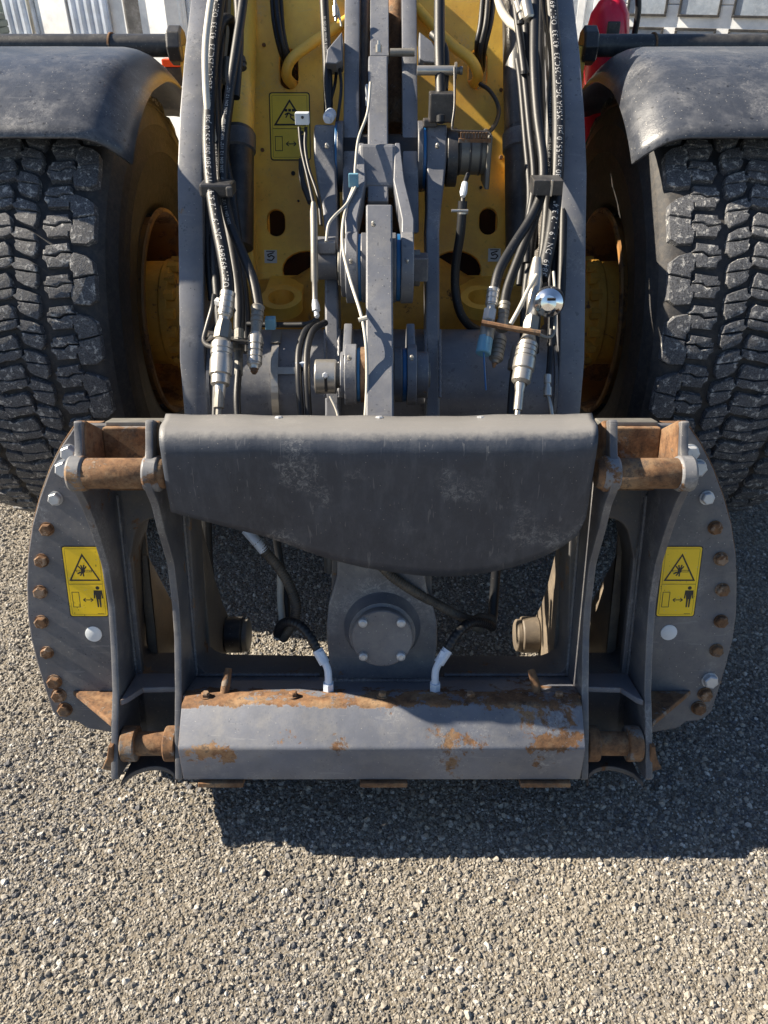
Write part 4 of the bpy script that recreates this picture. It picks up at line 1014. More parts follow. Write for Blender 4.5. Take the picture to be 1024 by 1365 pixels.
def decal(kind, W, H, yname):
    """1 unit = width W; local x right, y up, origin bottom-left"""
    mb = MB(); rr = rounded([(0, 0), (W, 0), (W, H), (0, H)], W * .08, 5)
    mb.prism(rr, 0, .0008, mi=1)
    b_ = W * .025; r2 = rounded([(b_, b_), (W - b_, b_), (W - b_, H - b_), (b_, H - b_)], W * .065, 5)
    mb.add([(*p_, .0011) for p_ in r2], [tuple(range(len(r2)))], 0)
    z = .0014; u = W
    b2 = W * .07; ring2(mb, rounded([(b2, b2), (W - b2, b2), (W - b2, H - b2), (b2, H - b2)], W * .03, 3), W * .006, z)
    my = H * .47; line2(mb, (b2, my), (W - b2, my), W * .012, z)
    # warning triangle
    tx, ty_, tw_, th_ = W * .5, my + H * .045, W * .40, H * .385
    ring2(mb, [(tx - tw_, ty_), (tx + tw_, ty_), (tx, ty_ + th_)], W * .04, z)
    if kind == 'hand':
        cy = ty_ + th_ * .36
        ring2(mb, [(tx - .2 * u, cy - .03 * u), (tx + .2 * u, cy - .03 * u), (tx + .2 * u, cy + .03 * u), (tx - .2 * u, cy + .03 * u)], W * .014, z)
        disc2(mb, (tx - .02 * u, cy), .05 * u, z)
        for dx, dy in ((-.13, .16), (-.06, .19), (.02, .20), (.07, .15), (-.17, -.09), (-.10, -.15), (-.02, -.17)):
            line2(mb, (tx - .02 * u, cy), (tx + dx * u, cy + dy * u * .85), .034 * u, z + .0001)
    else:
        cy = ty_ + th_ * .58
        for k in (-1, 0, 1):
            line2(mb, (tx + (k * .09 - .035) * u, cy), (tx + (k * .09 + .035) * u, cy), .06 * u, z)
        P = [(-.12, -.10), (-.03, -.06), (.03, -.10), (.02, -.17), (.12, -.24)]
        for a_, b3 in zip(P, P[1:]): line2(mb, (tx + a_[0] * u, cy + a_[1] * u), (tx + b3[0] * u, cy + b3[1] * u), .035 * u, z)
        line2(mb, (tx - .03 * u, cy - .06 * u), (tx - .10 * u, cy - .17 * u), .03 * u, z)
        line2(mb, (tx + .03 * u, cy - .10 * u), (tx + .10 * u, cy - .12 * u), .03 * u, z)
    # box, double arrow, man
    bx, by_, bw, bh_ = W * .12, H * .14, W * .19, H * .22
    ring2(mb, [(bx, by_), (bx + bw, by_), (bx + bw, by_ + bh_), (bx, by_ + bh_)], W * .016, z)
    ay = by_ + bh_ * .48; a0, a1 = W * .40, W * .64
    line2(mb, (a0 + .02 * u, ay), (a1 - .02 * u, ay), .022 * u, z)
    for x_, s_ in ((a0, 1), (a1, -1)):
        for t_ in (-1, 1): line2(mb, (x_ - s_ * .004 * u, ay), (x_ + s_ * .06 * u, ay + t_ * .05 * u), .022 * u, z + .0001)
    mx = W * .79; k_ = H * .0115
    disc2(mb, (mx, by_ + 24 * k_), 2.2 * k_, z)
    for P in ([(-5, 21), (5, 21), (3.2, 10), (-3.2, 10)], [(-5.6, 21), (-4, 21), (-4.6, 11), (-6.4, 11)], [(4, 21), (5.6, 21), (6.4, 11), (4.6, 11)], [(-3, 10.2), (-.4, 10.2), (-.7, 0), (-2.6, 0)], [(.4, 10.2), (3, 10.2), (2.6, 0), (.7, 0)]):
        P = P[::-1]; mb.add([(mx + a_ * k_ * .85, by_ + b3 * k_, z) for a_, b3 in P], [tuple(range(4))], 1)
    line2(mb, (W * .72, b2 + .02 * u), (W * .88, b2 + .02 * u), .012 * u, z)
    me_ = mb.mesh('warning_decal')
    bm = bmesh.new(); bm.from_mesh(me_)
    for f in bm.faces:
        if abs(f.normal.z) > .9 and f.normal.z < 0 and f.calc_center_median().z > .0005: f.normal_flip()
    bm.to_mesh(me_); bm.free()
    me_.materials.append(M[yname]); me_.materials.append(M['print']); return me_
TL = cp(887.5, 727.6, -.2); TR = cp(935.6, 728.6, -.2); BRr = cp(925, 822, -.2); BLl = cp(872.5, 822, -.2)
W_ = (TR[0] - TL[0] + BRr[0] - BLl[0]) / 2 + .004; H_ = TL[1] - BLl[1]
dm = decal('hand', W_, H_, 'decal')
xc = (TL[0] + TR[0] + BRr[0] + BLl[0]) / 4
for s in (-1, 1):
    o = bpy.data.objects.new('warning_decal', dm); col.objects.link(o); o.parent = QC
    x0 = xc - W_ / 2 if s > 0 else cp(80.5, 729, -.2)[0] * .5 + cp(95, 823, -.2)[0] * .5
    o.matrix_basis = Matrix.Translation((x0, BLl[1], -.1998)); o['label'] = 'yellow crush warning decal on the ' + ('left' if s < 0 else 'right') + ' flange'
# decal on the yellow frame
x0, v0 = fr(361, 214, .001); x1, v1 = fr(413, 123, .001)
o = link('warning_decal', decal('man', x1 - x0, v1 - v0, 'decalold'), [], root, RI @ FM @ Matrix.Translation((x0, v0, .001)), label='faded yellow warning decal on the front frame')
# small white service stickers
def sticker(px, py):
    x_, v_ = fr(px, py, .001); s_ = .021; mb = MB().box((x_ - s_, v_ - s_, 0), (x_ + s_, v_ + s_, .0008))
    P = [(-.6, -.5), (.2, -.6), (.6, -.1), (.1, .2), (-.3, -.1), (-.5, .3), (.5, .6)]
    for a_, b_ in zip(P, P[1:]): line2(mb, (x_ + a_[0] * s_, v_ + a_[1] * s_), (x_ + b_[0] * s_, v_ + b_[1] * s_), .004, .0012)
    line2(mb, (x_ - s_ * .7, v_ + s_ * .8), (x_ + s_ * .7, v_ + s_ * .8), .003, .0012)
    link('service_sticker', mb.mesh('service_sticker'), ['whitetag', 'print'], root, RI @ FM @ Matrix.Translation((0, 0, .001)))
sticker(361, 342); sticker(659, 340)

# ---- coupler hoses (in front of / through the centre opening)
def chose(name, pts, r, mat, ridge=0, ridgep=.006, seg=12):
    P = []
    for px, py, t in pts:
        x_, h_ = cp(px, py, t); P.append((x_, h_, t))
    P = catmull(P, .006 if not ridge else ridgep / 4)
    return sub(MB().tube(P, r, seg, ridge=ridge, ridgep=ridgep), name, mat, smooth=60)
for L_ in (1, 0):
    if L_:
        chose('elbow_fitting', [(438, 922, -.10), (438, 908, -.10), (437, 893, -.105), (432, 880, -.11), (427, 868, -.115)], .0085, 'galv')
        chose('hose_ferrule', [(433, 884, -.11), (423, 866, -.12)], .0125, 'galv')
        q = cp(438, 916, -.10); sub(MB().lathe([(-.012, .013), (.012, .013)], (q[0], q[1], -.10), (0, 1, .1), 6), 'elbow_nut', 'galv', bevel=.001)
        chose('coupler_hose', [(424, 868, -.12), (414, 850, -.13), (400, 834, -.15), (385, 829, -.18), (375, 833, -.22), (370, 845, -.26)], .0105, 'rubber', .0009, .010)
        chose('sleeved_hose', [(342, 722, -.24), (356, 738, -.24), (374, 760, -.24), (388, 785, -.24), (395, 808, -.24), (392, 826, -.24), (383, 842, -.25), (378, 850, -.27)], .0120, 'sleeve', .0009, .006)
        chose('hose_ferrule', [(328, 706, -.25), (342, 722, -.24), (352, 734, -.24)], .0125, 'galv')
        chose('hydraulic_hose', [(366, 700, -.34), (372, 740, -.34), (380, 790, -.32), (382, 830, -.30), (372, 850, -.28)], .0095, 'rubber')
        chose('hydraulic_hose', [(374, 760, -.30), (374, 800, -.30), (376, 830, -.29), (369, 852, -.28)], .0085, 'wire')
    else:
        chose('elbow_fitting', [(580, 922, -.10), (580, 908, -.10), (581, 893, -.105), (587, 880, -.11), (592, 868, -.115)], .0085, 'galv')
        chose('hose_ferrule', [(585, 884, -.11), (597, 866, -.12)], .0125, 'galv')
        q = cp(580, 916, -.10); sub(MB().lathe([(-.012, .013), (.012, .013)], (q[0], q[1], -.10), (0, 1, .1), 6), 'elbow_nut', 'galv', bevel=.001)
        chose('coupler_hose', [(596, 868, -.12), (606, 850, -.13), (618, 836, -.15), (632, 829, -.18), (648, 831, -.22), (656, 836, -.25)], .0110, 'rubber', .0009, .010)
        chose('sleeved_hose', [(506, 752, -.15), (522, 768, -.155), (548, 786, -.16), (580, 804, -.18), (610, 820, -.20), (632, 828, -.22), (652, 832, -.26)], .0110, 'sleeve', .0009, .006)
        chose('hydraulic_hose', [(662, 750, -.36), (659, 790, -.35), (656, 828, -.32)], .012, 'rubber')
        chose('sleeved_hose', [(640, 838, -.24), (632, 832, -.22), (640, 824, -.24), (656, 826, -.28)], .012, 'sleeve', .0009, .006)
# hanging rods left of the centre opening
chose('hydraulic_hose', [(276, 690, -.40), (278, 750, -.40), (282, 800, -.42)], .012, 'rubber')
chose('steel_tube', [(268, 690, -.38), (270, 740, -.38), (272, 775, -.38)], .006, 'steel')
chose('valve_body', [(441, 725, -.30), (441, 762, -.30)], .016, 'blackmetal')

# ---- text on hoses
def hose_text(P, r, text, size, s0, parent, F_=Vector((0, -.9, .45))):
    cu = bpy.data.curves.new('tmp', 'FONT'); cu.body = text; cu.size = size; cu.space_character = 1.12; cu.resolution_u = 2
    ob = bpy.data.objects.new('tmp', cu); col.objects.link(ob); dg = bpy.context.evaluated_depsgraph_get()
    me_ = bpy.data.meshes.new_from_object(ob.evaluated_get(dg)); bpy.data.objects.remove(ob)
    cum = [0]
    for a_, b_ in zip(P, P[1:]): cum.append(cum[-1] + (b_ - a_).length)
    def at(s_):
        s_ = max(0, min(s_, cum[-1] - 1e-5)); i = 0
        while cum[i + 1] < s_: i += 1
        f = (s_ - cum[i]) / max(cum[i + 1] - cum[i], 1e-9); return P[i].lerp(P[i + 1], f), (P[min(i + 2, len(P) - 1)] - P[max(i - 1, 0)]).normalized()
    for v_ in me_.vertices:
        s_ = s0 + v_.co.x; a = (v_.co.y - size * .33) / r
        p_, T = at(s_); f_ = (F_ - T * F_.dot(T)).normalized(); lft = f_.cross(T)
        v_.co = p_ + (f_ * cos(a) + lft * sin(a)) * (r + .0007)
    me_.update()
    o = link('hose_print', me_, 'lettering', parent); return o
TXT = 'OE17493849  DN 19 - 12 3/4"  WP 380 bar/5510 psi  MSHA 2G-IC-125C/23  43133  OE17493849  DN 19 - 12 3/4"'

def fitting(pts, prof, mat='steel', seg=20, name='quick_coupling', label=None):
    a, b = atD(*pts[0]), atD(*pts[1]); Lh = (b - a).length
    pr = [(s_ * Lh, r_) for s_, r_ in prof]
    return part(MB().lathe(pr, a, b - a, seg), name, mat, smooth=28, label=label)
def ribbed(s0, s1, r, n=5, dr=.0015):
    out = []
    for k in range(n):
        a = s0 + (s1 - s0) * k / n; b = s0 + (s1 - s0) * (k + .7) / n
        out += [(a, r), (b, r), (b + (s1 - s0) * .05 / n, r - dr), (s0 + (s1 - s0) * (k + .95) / n, r - dr)]
    return out
# left bundle
h1, P1 = hose('hydraulic_hose', [(304, 398, 1.86), (303, 372, 1.88), (297, 335, 1.9), (288, 290, 1.93), (281, 240, 1.96), (278, 180, 1.99), (281, 120, 2.03), (285, 60, 2.07), (292, 0, 2.11), (298, -40, 2.13)], .0165, 'rubber', 16, label='lettered hydraulic hose nearest the left lift arm')
hose_text(P1, .0165, TXT, .021, .02, h1)
h2, P2 = hose('hydraulic_hose', [(345, 410, 1.88), (338, 375, 1.9), (322, 335, 1.93), (306, 295, 1.96), (298, 250, 1.99), (298, 190, 2.0), (305, 130, 2.02), (314, 70, 2.04), (323, 10, 2.07), (328, -40, 2.1)], .0125, 'rubber', 16)
hose_text(P2, .0125, '2SN DN 12 1/2" WP 275 bar   2SN DN 12 1/2" WP 275 bar   2SN DN 12 1/2"', .011, .25, h2)
h3, P3_ = hose('hydraulic_hose', [(319, 440, 1.93), (319, 400, 1.95), (313, 350, 1.98), (303, 290, 2.0), (292, 230, 2.03), (286, 160, 2.06), (284, 90, 2.1), (292, 40, 2.13), (302, 25, 2.16), (312, 36, 2.2), (310, 70, 2.24), (300, 140, 2.26)], .0145, 'rubber', 14)
hose_text(P3_, .0145, '4SP DN 16 5/8" WP 350 bar  EN 856  4SP DN 16 5/8" WP 350 bar', .012, .45, h3)
hose('hydraulic_hose', [(290, 215, 2.06), (284, 180, 2.03), (277, 145, 2.0), (274, 105, 2.0), (274, 60, 2.02), (279, 15, 2.05), (286, -30, 2.08)], .009, 'wire', label='hose beside the left lift arm, sunlight painted into its pale colour')  # pale colour stands in for sunlight on a dark hose
hose('hydraulic_hose', [(318, 345, 2.12), (306, 270, 2.14), (300, 200, 2.17), (306, 140, 2.2), (316, 80, 2.25)], .012, 'rubber')
hose('hydraulic_hose', [(283, 400, 2.06), (278, 340, 2.06), (276, 280, 2.06), (275, 220, 2.09)], .011, 'rubber')
hose('hydraulic_hose', [(330, 470, 2.0), (326, 400, 2.02), (318, 330, 2.05), (309, 260, 2.08), (296, 190, 2.12), (290, 120, 2.16), (296, 40, 2.2), (300, -30, 2.22)], .0125, 'rubber')
hose('hydraulic_hose', [(300, 500, 2.0), (292, 420, 2.02), (286, 340, 2.05), (283, 260, 2.08), (286, 180, 2.12), (284, 100, 2.16), (290, 20, 2.2)], .012, 'rubber')
hose('hydraulic_hose', [(314, 130, 2.12), (319, 60, 2.14), (318, 10, 2.17), (314, -30, 2.2)], .0125, 'rubber')
# fittings up on the left cylinder
fitting([(317, 72, 2.2), (323, 92, 2.2)], [(0, .014), (.3, .014), (.3, .018), (.7, .018), (.7, .014), (1, .014)], 'blackmetal', 10, 'hose_elbow')
fitting([(303, 78, 2.2), (302, 112, 2.2)], [(0, .013), (.5, .013), (.5, .017), (.9, .017), (1, .011)], 'dullsteel', 10, 'hose_elbow')
# clamp round the left bundle
q0 = atD(267, 253, 1.95); q1 = atD(311, 253, 1.95)
part(MB().box((q0.x, q0.y - .015, q0.z - .016), (q1.x, q0.y + .05, q0.z + .016)), 'hose_clamp', 'blackmetal', bevel=.006)
part(MB().box((q1.x - .014, q0.y - .03, q0.z - .012), (q1.x + .002, q0.y - .012, q0.z + .012)), 'clamp_tab', 'blackmetal', bevel=.004)
# left couplings
fitting([(304, 390, 1.85), (298, 432, 1.84)], ribbed(0, .75, .0185, 4) + [(.8, .014), (1, .014)], 'steel', 22, 'hose_ferrule')
fitting([(300, 428, 1.84), (296, 452, 1.83)], [(0, .0165), (.5, .0205), (1, .0205)], 'dullsteel', 6, 'hose_nut')
fitting([(296, 452, 1.83), (293, 530, 1.8)], [(0, .016), (.06, .022), (.08, .0245)] + ribbed(.12, .30, .0255, 2, .002) + [(.34, .025), (.38, .0265), (.62, .0265), (.64, .022), (.78, .022), (.8, .014), (1, .012)], 'steel', 26, 'quick_coupling', 'large steel quick coupling at the left end of the bracket')
fitting([(293, 520, 1.8), (291, 560, 1.79)], [(0, .010), (.3, .0125), (.6, .0125), (.62, .007), (1, .007)], 'dullsteel', 12, 'coupling_tail')
fitting([(344, 408, 1.88), (341, 448, 1.86)], [(0, .015), (.05, .0175)] + ribbed(.1, .6, .0155, 3) + [(.65, .013), (1, .013)], 'dullsteel', 20, 'hose_ferrule')
fitting([(341, 444, 1.86), (339, 492, 1.84)], [(0, .013), (.12, .018)] + ribbed(.2, .9, .0185, 4, .002) + [(.93, .013), (1, .011)], 'steel', 24, 'quick_coupling', 'short ribbed coupling with brass tip left of the clamp strip')
fitting([(339, 490, 1.84), (339, 499, 1.84)], [(0, .009), (.6, .009), (1, .004)], 'boltrust', 12, 'coupling_tip')
fitting([(319, 436, 1.93), (318, 500, 1.9)], [(0, .0125), (.25, .0125), (.28, .015), (.5, .015), (.52, .0105), (1, .0105)], 'dullsteel', 12, 'quick_coupling', 'thin steel coupling behind the left pair')
hose('hydraulic_hose', [(318, 495, 1.9), (316, 530, 1.88), (318, 570, 1.87)], .009, 'rubber')
hose('hydraulic_hose', [(291, 455, 1.95), (288, 500, 1.93), (286, 570, 1.9)], .008, 'rubber')
# bracket plate of the left couplings
q = [atD(272, 455, 1.9), atD(286, 448, 1.86), (atD(350, 462, 1.84)), atD(352, 456, 1.92), atD(276, 440, 1.95)]
mb = MB(); k = len(q); mb.add(q + [p_ - Vector((0, 0, .005)) for p_ in q], [tuple(reversed(range(k))), tuple(range(k, 2 * k))] + [(i, (i + 1) % k, k + (i + 1) % k, k + i) for i in range(k)])
part(mb, 'coupling_bracket', 'blackmetal')
hose('bracket_strap', [(286, 392, 1.92), (283, 410, 1.93), (276, 435, 1.92), (272, 455, 1.9), (284, 462, 1.86), (300, 452, 1.84)], .006, 'blackmetal', 8)
fitting([(290, 402, 1.9), (296, 404, 1.89)], [(0, .011), (1, .011)], 'boltzinc', 6, 'bracket_bolt')
# galvanised strap over the cross tube
def tube_strip(px0, px1, py0, py1, off, name, mat, n=12, parent=None):
    """strip lying on the cross tube between two pixel rows"""
    vs = []
    X0, X1 = px2X(px0, 1.97), px2X(px1, 1.97)
    def hit(py, r):
        rr = ray(512, py); o = CO - CT; o.x = 0; d = Vector((0, rr.y, rr.z)); A = d.dot(d); B = 2 * o.dot(d); C_ = o.dot(o) - r * r; disc = max(B * B - 4 * A * C_, 0)
        k = (-B - sqrt(disc)) / (2 * A); q_ = o + d * k; return atan2(q_.z, -q_.y)
    a0, a1 = hit(py0, .158 + off), hit(py1, .158 + off)
    for i in range(n + 1):
        a = a0 + (a1 - a0) * i / n
        for rr_ in (.158 + off, .158 + off + .004):
            for X_ in (X0, X1): vs.append((X_, CT.y - rr_ * cos(a), CT.z + rr_ * sin(a)))
    fs = []
    for i in range(n):
        k = i * 4; fs += [(k + 2, k + 3, k + 7, k + 6), (k, k + 4, k + 5, k + 1), (k, k + 2, k + 6, k + 4), (k + 1, k + 5, k + 7, k + 3)]
    fs += [(0, 1, 3, 2), (4 * n, 4 * n + 2, 4 * n + 3, 4 * n + 1)]
    m_ = MB().add(vs, fs); me_ = m_.mesh(name); bm = bmesh.new(); bm.from_mesh(me_); bmesh.ops.recalc_face_normals(bm, faces=bm.faces); bm.to_mesh(me_); bm.free()
    return part(me_, name, mat)
tube_strip(354, 364, 458, 556, .003, 'strap', 'steel')
tube_strip(352, 366, 443, 458, .008, 'strap_head', 'dullsteel')
tube_strip(364, 396, 490, 499, .004, 'strap_arm', 'steel')
q = atD(403, 491, 1.86); part(MB().box((q.x - .015, q.y - .004, q.z - .014), (q.x + .015, q.y + .006, q.z + .016)).lathe([(0, .005), (.003, .005)], (q.x, q.y - .005, q.z), (0, -1, .4), 10, mi=1), 'clamp_plate', ['galv', 'dark'], bevel=.0015)
q = atD(360, 432, 1.9); part(MB().box((q.x - .012, q.y - .005, q.z - .014), (q.x + .013, q.y + .02, q.z + .014)), 'green_clip', 'bluecap', bevel=.002)
# thin hoses lying over the tube
hose('hydraulic_hose', [(330, 432, 2.0), (370, 433, 1.98), (410, 432, 1.96), (424, 424, 1.95)], .007, 'rubber')
for k in range(2):
    hose('hydraulic_hose', [(424 + k * 10, 430, 1.95), (408 + k * 10, 440, 1.91), (399 + k * 11, 465, 1.875), (398 + k * 11, 500, 1.85), (402 + k * 10, 560, 1.86)], .0085, 'rubber')
# gas-strut like rod left of the sleeve
fitting([(418, 270, 1.96), (420, 400, 1.92)], [(0, .006), (.1, .0095), (.8, .0095), (.82, .007), (1, .007)], 'dullsteel', 14, 'grease_line_fitting')
fitting([(420, 400, 1.92), (423, 424, 1.91)], [(0, .007), (.3, .010), (.6, .010), (.65, .006), (.9, .007), (1, .003)], 'boltzinc', 12, 'grease_nipple')
# white sensor cube with two cables
q = atD(403, 159, 2.05); part(MB().box((q.x - .018, q.y - .012, q.z - .012), (q.x + .018, q.y + .02, q.z + .016)).lathe([(0, .004), (.002, .004)], (q.x + .002, q.y - .0125, q.z + .006), (0, -1, .4), 10, mi=1), 'sensor_cube', ['whitetag', 'dark'], bevel=.002)
hose('sensor_cable', [(399, 170, 2.06), (402, 200, 2.05), (410, 235, 2.02), (418, 272, 1.98)], .0045, 'rubber', 8)
hose('sensor_cable', [(408, 170, 2.06), (407, 195, 2.05), (412, 225, 2.03), (424, 262, 2.0), (428, 300, 1.99)], .0045, 'rubber', 8)
hose('sensor_cable', [(402, 212, 2.1), (403, 240, 2.1), (414, 270, 2.06)], .008, 'rubber', 8)
# grey cable over the linkage
hose('grey_cable', [(494, 110, 2.1), (490, 150, 2.08), (478, 185, 2.06), (474, 220, 2.05), (472, 245, 2.04), (462, 275, 2.0), (457, 300, 1.93), (457, 330, 1.86), (466, 370, 1.8), (481, 418, 1.74), (487, 450, 1.72), (489, 478, 1.72), (489, 520, 1.72), (486, 570, 1.72)], .0038, 'wire', 8)
hose('grey_cable', [(474, 250, 2.03), (462, 272, 2.0), (446, 288, 1.96), (438, 300, 1.95), (435, 322, 1.94)], .0038, 'wire', 8)
hose('grey_cable', [(440, 528, 1.74), (449, 548, 1.74), (454, 572, 1.74)], .003, 'wire', 8)
q = atD(472, 241, 2.03); part(MB().box((q.x - .014, q.y - .006, q.z - .016), (q.x + .012, q.y + .008, q.z + .018)), 'cable_clip', 'bluecap', bevel=.002)
q = atD(484, 425, 1.73); part(MB().lathe([(-.010, .0055), (.010, .0055)], q, (1, 0, .3), 8), 'cable_tie', 'wire')
# zinc screw on the rod plate
q = atD(505, 62, 2.13); part(MB().lathe([(-.014, .004), (-.014, .009), (.004, .009), (.004, .004), (.014, .004)], q, (0, .2, 1), 12), 'clevis_screw', 'steel', smooth=30)
part(MB().lathe([(0, .0105), (.07, .0105)], atD(520, 70, 2.2), (1, 0, 0), 14), 'clevis_pin', 'dullsteel', smooth=30)
q = atD(490, 128, 2.2); part(MB().box((q.x - .006, q.y - .002, q.z - .028), (q.x + .012, q.y + .01, q.z + .03)), 'rod_tab', 'whitetag', bevel=.004)
# bolt and washer between hose and crank at the left
fitting([(441, 152, 2.16), (436, 160, 2.12)], [(0, .016), (.6, .016), (.6, .009), (1, .009)], 'galv', 16, 'mounting_bolt')
# hoses down the yellow frame
for i, pts in enumerate(([(362, -20, 2.4), (366, 30, 2.38), (375, 70, 2.4), (388, 98, 2.5)], [(367, -20, 2.38), (372, 35, 2.36), (381, 75, 2.4), (390, 98, 2.5)], [(373, -20, 2.4), (377, 40, 2.38), (386, 80, 2.42), (392, 100, 2.52)],
                         [(645, -20, 2.4), (641, 30, 2.38), (636, 60, 2.4), (637, 90, 2.5)], [(652, -20, 2.38), (648, 30, 2.36), (640, 70, 2.4), (641, 100, 2.48)], [(659, -20, 2.4), (655, 25, 2.37), (646, 65, 2.4), (643, 95, 2.5)])):
    hose('hydraulic_hose', pts, .0085, 'rubber', 10)
h, P = hose('hydraulic_hose', [(431, -20, 2.3), (434, 40, 2.27), (437, 100, 2.22), (438, 155, 2.2)], .0135, 'rubber', 14)
hose_text(list(reversed(P)), .0135, 'parts & service 4SP DN 16', .011, .2, h)
hose('sensor_cable', [(449, 85, 2.25), (447, 110, 2.22), (441, 135, 2.2), (438, 160, 2.18)], .0045, 'rubber', 8)
hose('sensor_cable', [(452, 85, 2.22), (455, 115, 2.2), (452, 145, 2.18), (449, 165, 2.18)], .0045, 'rubber', 8)
fitting([(446, -10, 2.2), (448, 28, 2.2)], [(0, .004), (.5, .004), (.5, .008), (.85, .008), (.85, .004), (1, .004)], 'steel', 12, 'cable_fitting')
hose('grey_cable', [(441, -10, 2.2), (450, 10, 2.2), (455, 35, 2.2)], .003, 'wire', 8)
# black loop on the right of the frame, and hose from the sensor
hose('sensor_cable', [(640, 112, 2.4), (652, 120, 2.38), (662, 135, 2.36), (665, 150, 2.34), (660, 166, 2.26), (650, 178, 2.16), (640, 186, 2.1)], .0065, 'rubber', 10)
hose('sensor_cable', [(624, 232, 2.08), (618, 250, 2.06), (617, 270, 2.05)], .006, 'rubber', 10)
fitting([(620, 244, 2.03), (617, 262, 2.02)], [(0, .008), (.7, .010), (1, .006)], 'whitetag', 10, 'connector_plug')
h, P = hose('hydraulic_hose', [(617, 268, 2.05), (614, 310, 2.08), (608, 350, 2.12), (607, 385, 2.15), (613, 415, 2.16), (625, 433, 2.18), (640, 442, 2.2)], .0125, 'rubber', 14)
part(MB().lathe([(-.006, .0145), (.006, .0145)], atD(617, 282, 2.06), (0, -.2, -1), 14), 'hose_band', 'steel')
part(MB().lathe([(-.022, .004), (.022, .004)], atD(613, 281, 2.03), (1, 0, 0), 8), 'band_screw', 'steel')
# right bundle
h4, P4_ = hose('hydraulic_hose', [(722, 372, 1.92), (727, 350, 1.93), (735, 310, 1.95), (741, 260, 1.98), (744, 200, 2.0), (744, 140, 2.03), (741, 80, 2.07), (736, 20, 2.1), (733, -30, 2.12)], .0165, 'rubber', 16, label='lettered hydraulic hose nearest the right lift arm')
hose_text(P4_, .0165, TXT[6:], .021, .0, h4)
h5, P5_ = hose('hydraulic_hose', [(658, 392, 1.9), (666, 360, 1.92), (686, 325, 1.95), (708, 290, 1.97), (722, 255, 1.98), (724, 215, 1.99), (716, 150, 2.02), (712, 80, 2.05), (713, 0, 2.1), (713, -30, 2.12)], .0125, 'rubber', 16)
h6, P6_ = hose('hydraulic_hose', [(672, 408, 1.96), (678, 380, 1.98), (697, 330, 2.0), (716, 280, 2.02), (730, 220, 2.04), (733, 150, 2.06), (738, 80, 2.08), (729, 20, 2.12), (724, -30, 2.15)], .0125, 'rubber', 16)
hose_text(P6_, .0125, '2SN DN 12 1/2" WP 275 bar   2SN DN 12 1/2" WP 275 bar   2SN DN 12', .011, .35, h6)
hose('hydraulic_hose', [(702, 350, 2.06), (704, 300, 2.06), (712, 240, 2.07), (706, 170, 2.09), (698, 90, 2.12), (690, 30, 2.15), (684, -20, 2.18)], .010, 'rubber')
hose('hydraulic_hose', [(692, 380, 2.1), (700, 320, 2.1), (706, 260, 2.1), (700, 180, 2.13), (694, 110, 2.16), (690, 80, 2.18)], .009, 'rubber')
hose('hydraulic_hose', [(712, 470, 2.0), (716, 400, 2.02), (726, 320, 2.05), (730, 240, 2.08), (722, 150, 2.12), (720, 60, 2.16), (722, -30, 2.2)], .013, 'rubber')
hose('hydraulic_hose', [(735, 460, 2.04), (738, 380, 2.06), (742, 300, 2.08), (745, 210, 2.1), (738, 110, 2.14), (744, 20, 2.18), (745, -30, 2.2)], .012, 'rubber')
hose('hydraulic_hose', [(698, 470, 2.06), (700, 400, 2.08), (708, 330, 2.1), (716, 260, 2.12), (712, 180, 2.14), (704, 100, 2.17), (700, 20, 2.2)], .0115, 'rubber')
hose('hydraulic_hose', [(748, 400, 2.0), (750, 330, 2.02), (751, 260, 2.04), (749, 190, 2.06), (746, 120, 2.1)], .011, 'rubber')
hose('hydraulic_hose', [(660, -20, 2.3), (668, 12, 2.28), (680, 30, 2.24), (692, 40, 2.2), (696, 70, 2.18)], .0125, 'wire', label='pale curved hose at the top of the right bundle')
hose('foam_sleeve', [(692, 40, 2.18), (694, 65, 2.17), (699, 85, 2.16), (702, 98, 2.16)], .009, 'wire', 10)
fitting([(690, 2, 2.1), (697, 26, 2.1)], [(0, .012), (.6, .012), (.62, .009), (1, .009)], 'steel', 12, 'hose_ferrule')
fitting([(701, 2, 2.08), (706, 26, 2.08)], [(0, .015), (.9, .015), (1, .012)], 'steel', 14, 'hose_ferrule')
for k, (px, py) in enumerate(((694, 30), (699, 97), (709, 177))):
    part(MB().lathe([(-.004, .011), (.004, .011)], atD(px, py, 2.1), (0, .3, 1), 12), 'cable_tie', 'rubber')
q0 = atD(710, 249, 1.94); q1 = atD(749, 249, 1.94)
part(MB().box((q0.x, q0.y - .015, q0.z - .018), (q1.x, q0.y + .05, q0.z + .018)).box((q0.x + .042, q0.y - .018, q0.z - .020), (q0.x + .048, q0.y - .014, q0.z + .020), mi=1), 'hose_clamp', ['blackmetal', 'steel'], bevel=.004)
# right couplings
fitting([(658, 386, 1.89), (655, 408, 1.88)], ribbed(0, 1, .0155, 3), 'steel', 20, 'hose_ferrule')
fitting([(655, 406, 1.88), (651, 430, 1.87)], [(0, .011), (.3, .011), (.3, .0165), (.9, .0165), (1, .012)], 'steel', 6, 'hose_nut')
fitting([(652, 428, 1.87), (648, 452, 1.86)], [(0, .012), (.2, .0175), (1, .0185)], 'dullsteel', 22, 'quick_coupling', 'capped steel coupling at the left end of the right bracket')
fitting([(648, 450, 1.86), (644, 472, 1.85)], [(0, .0175), (.95, .0185), (1, .016)], 'bluecap', 22, 'dust_cap', 'pale blue dust cap on a coupling')
hose('blue_strap', [(645, 470, 1.84), (646, 490, 1.84), (648, 520, 1.84)], .0022, 'blue', 8)
fitting([(673, 404, 1.95), (669, 440, 1.93)], ribbed(0, .5, .0145, 3) + [(.6, .012), (.65, .015), (1, .015)], 'dullsteel', 20, 'hose_ferrule')
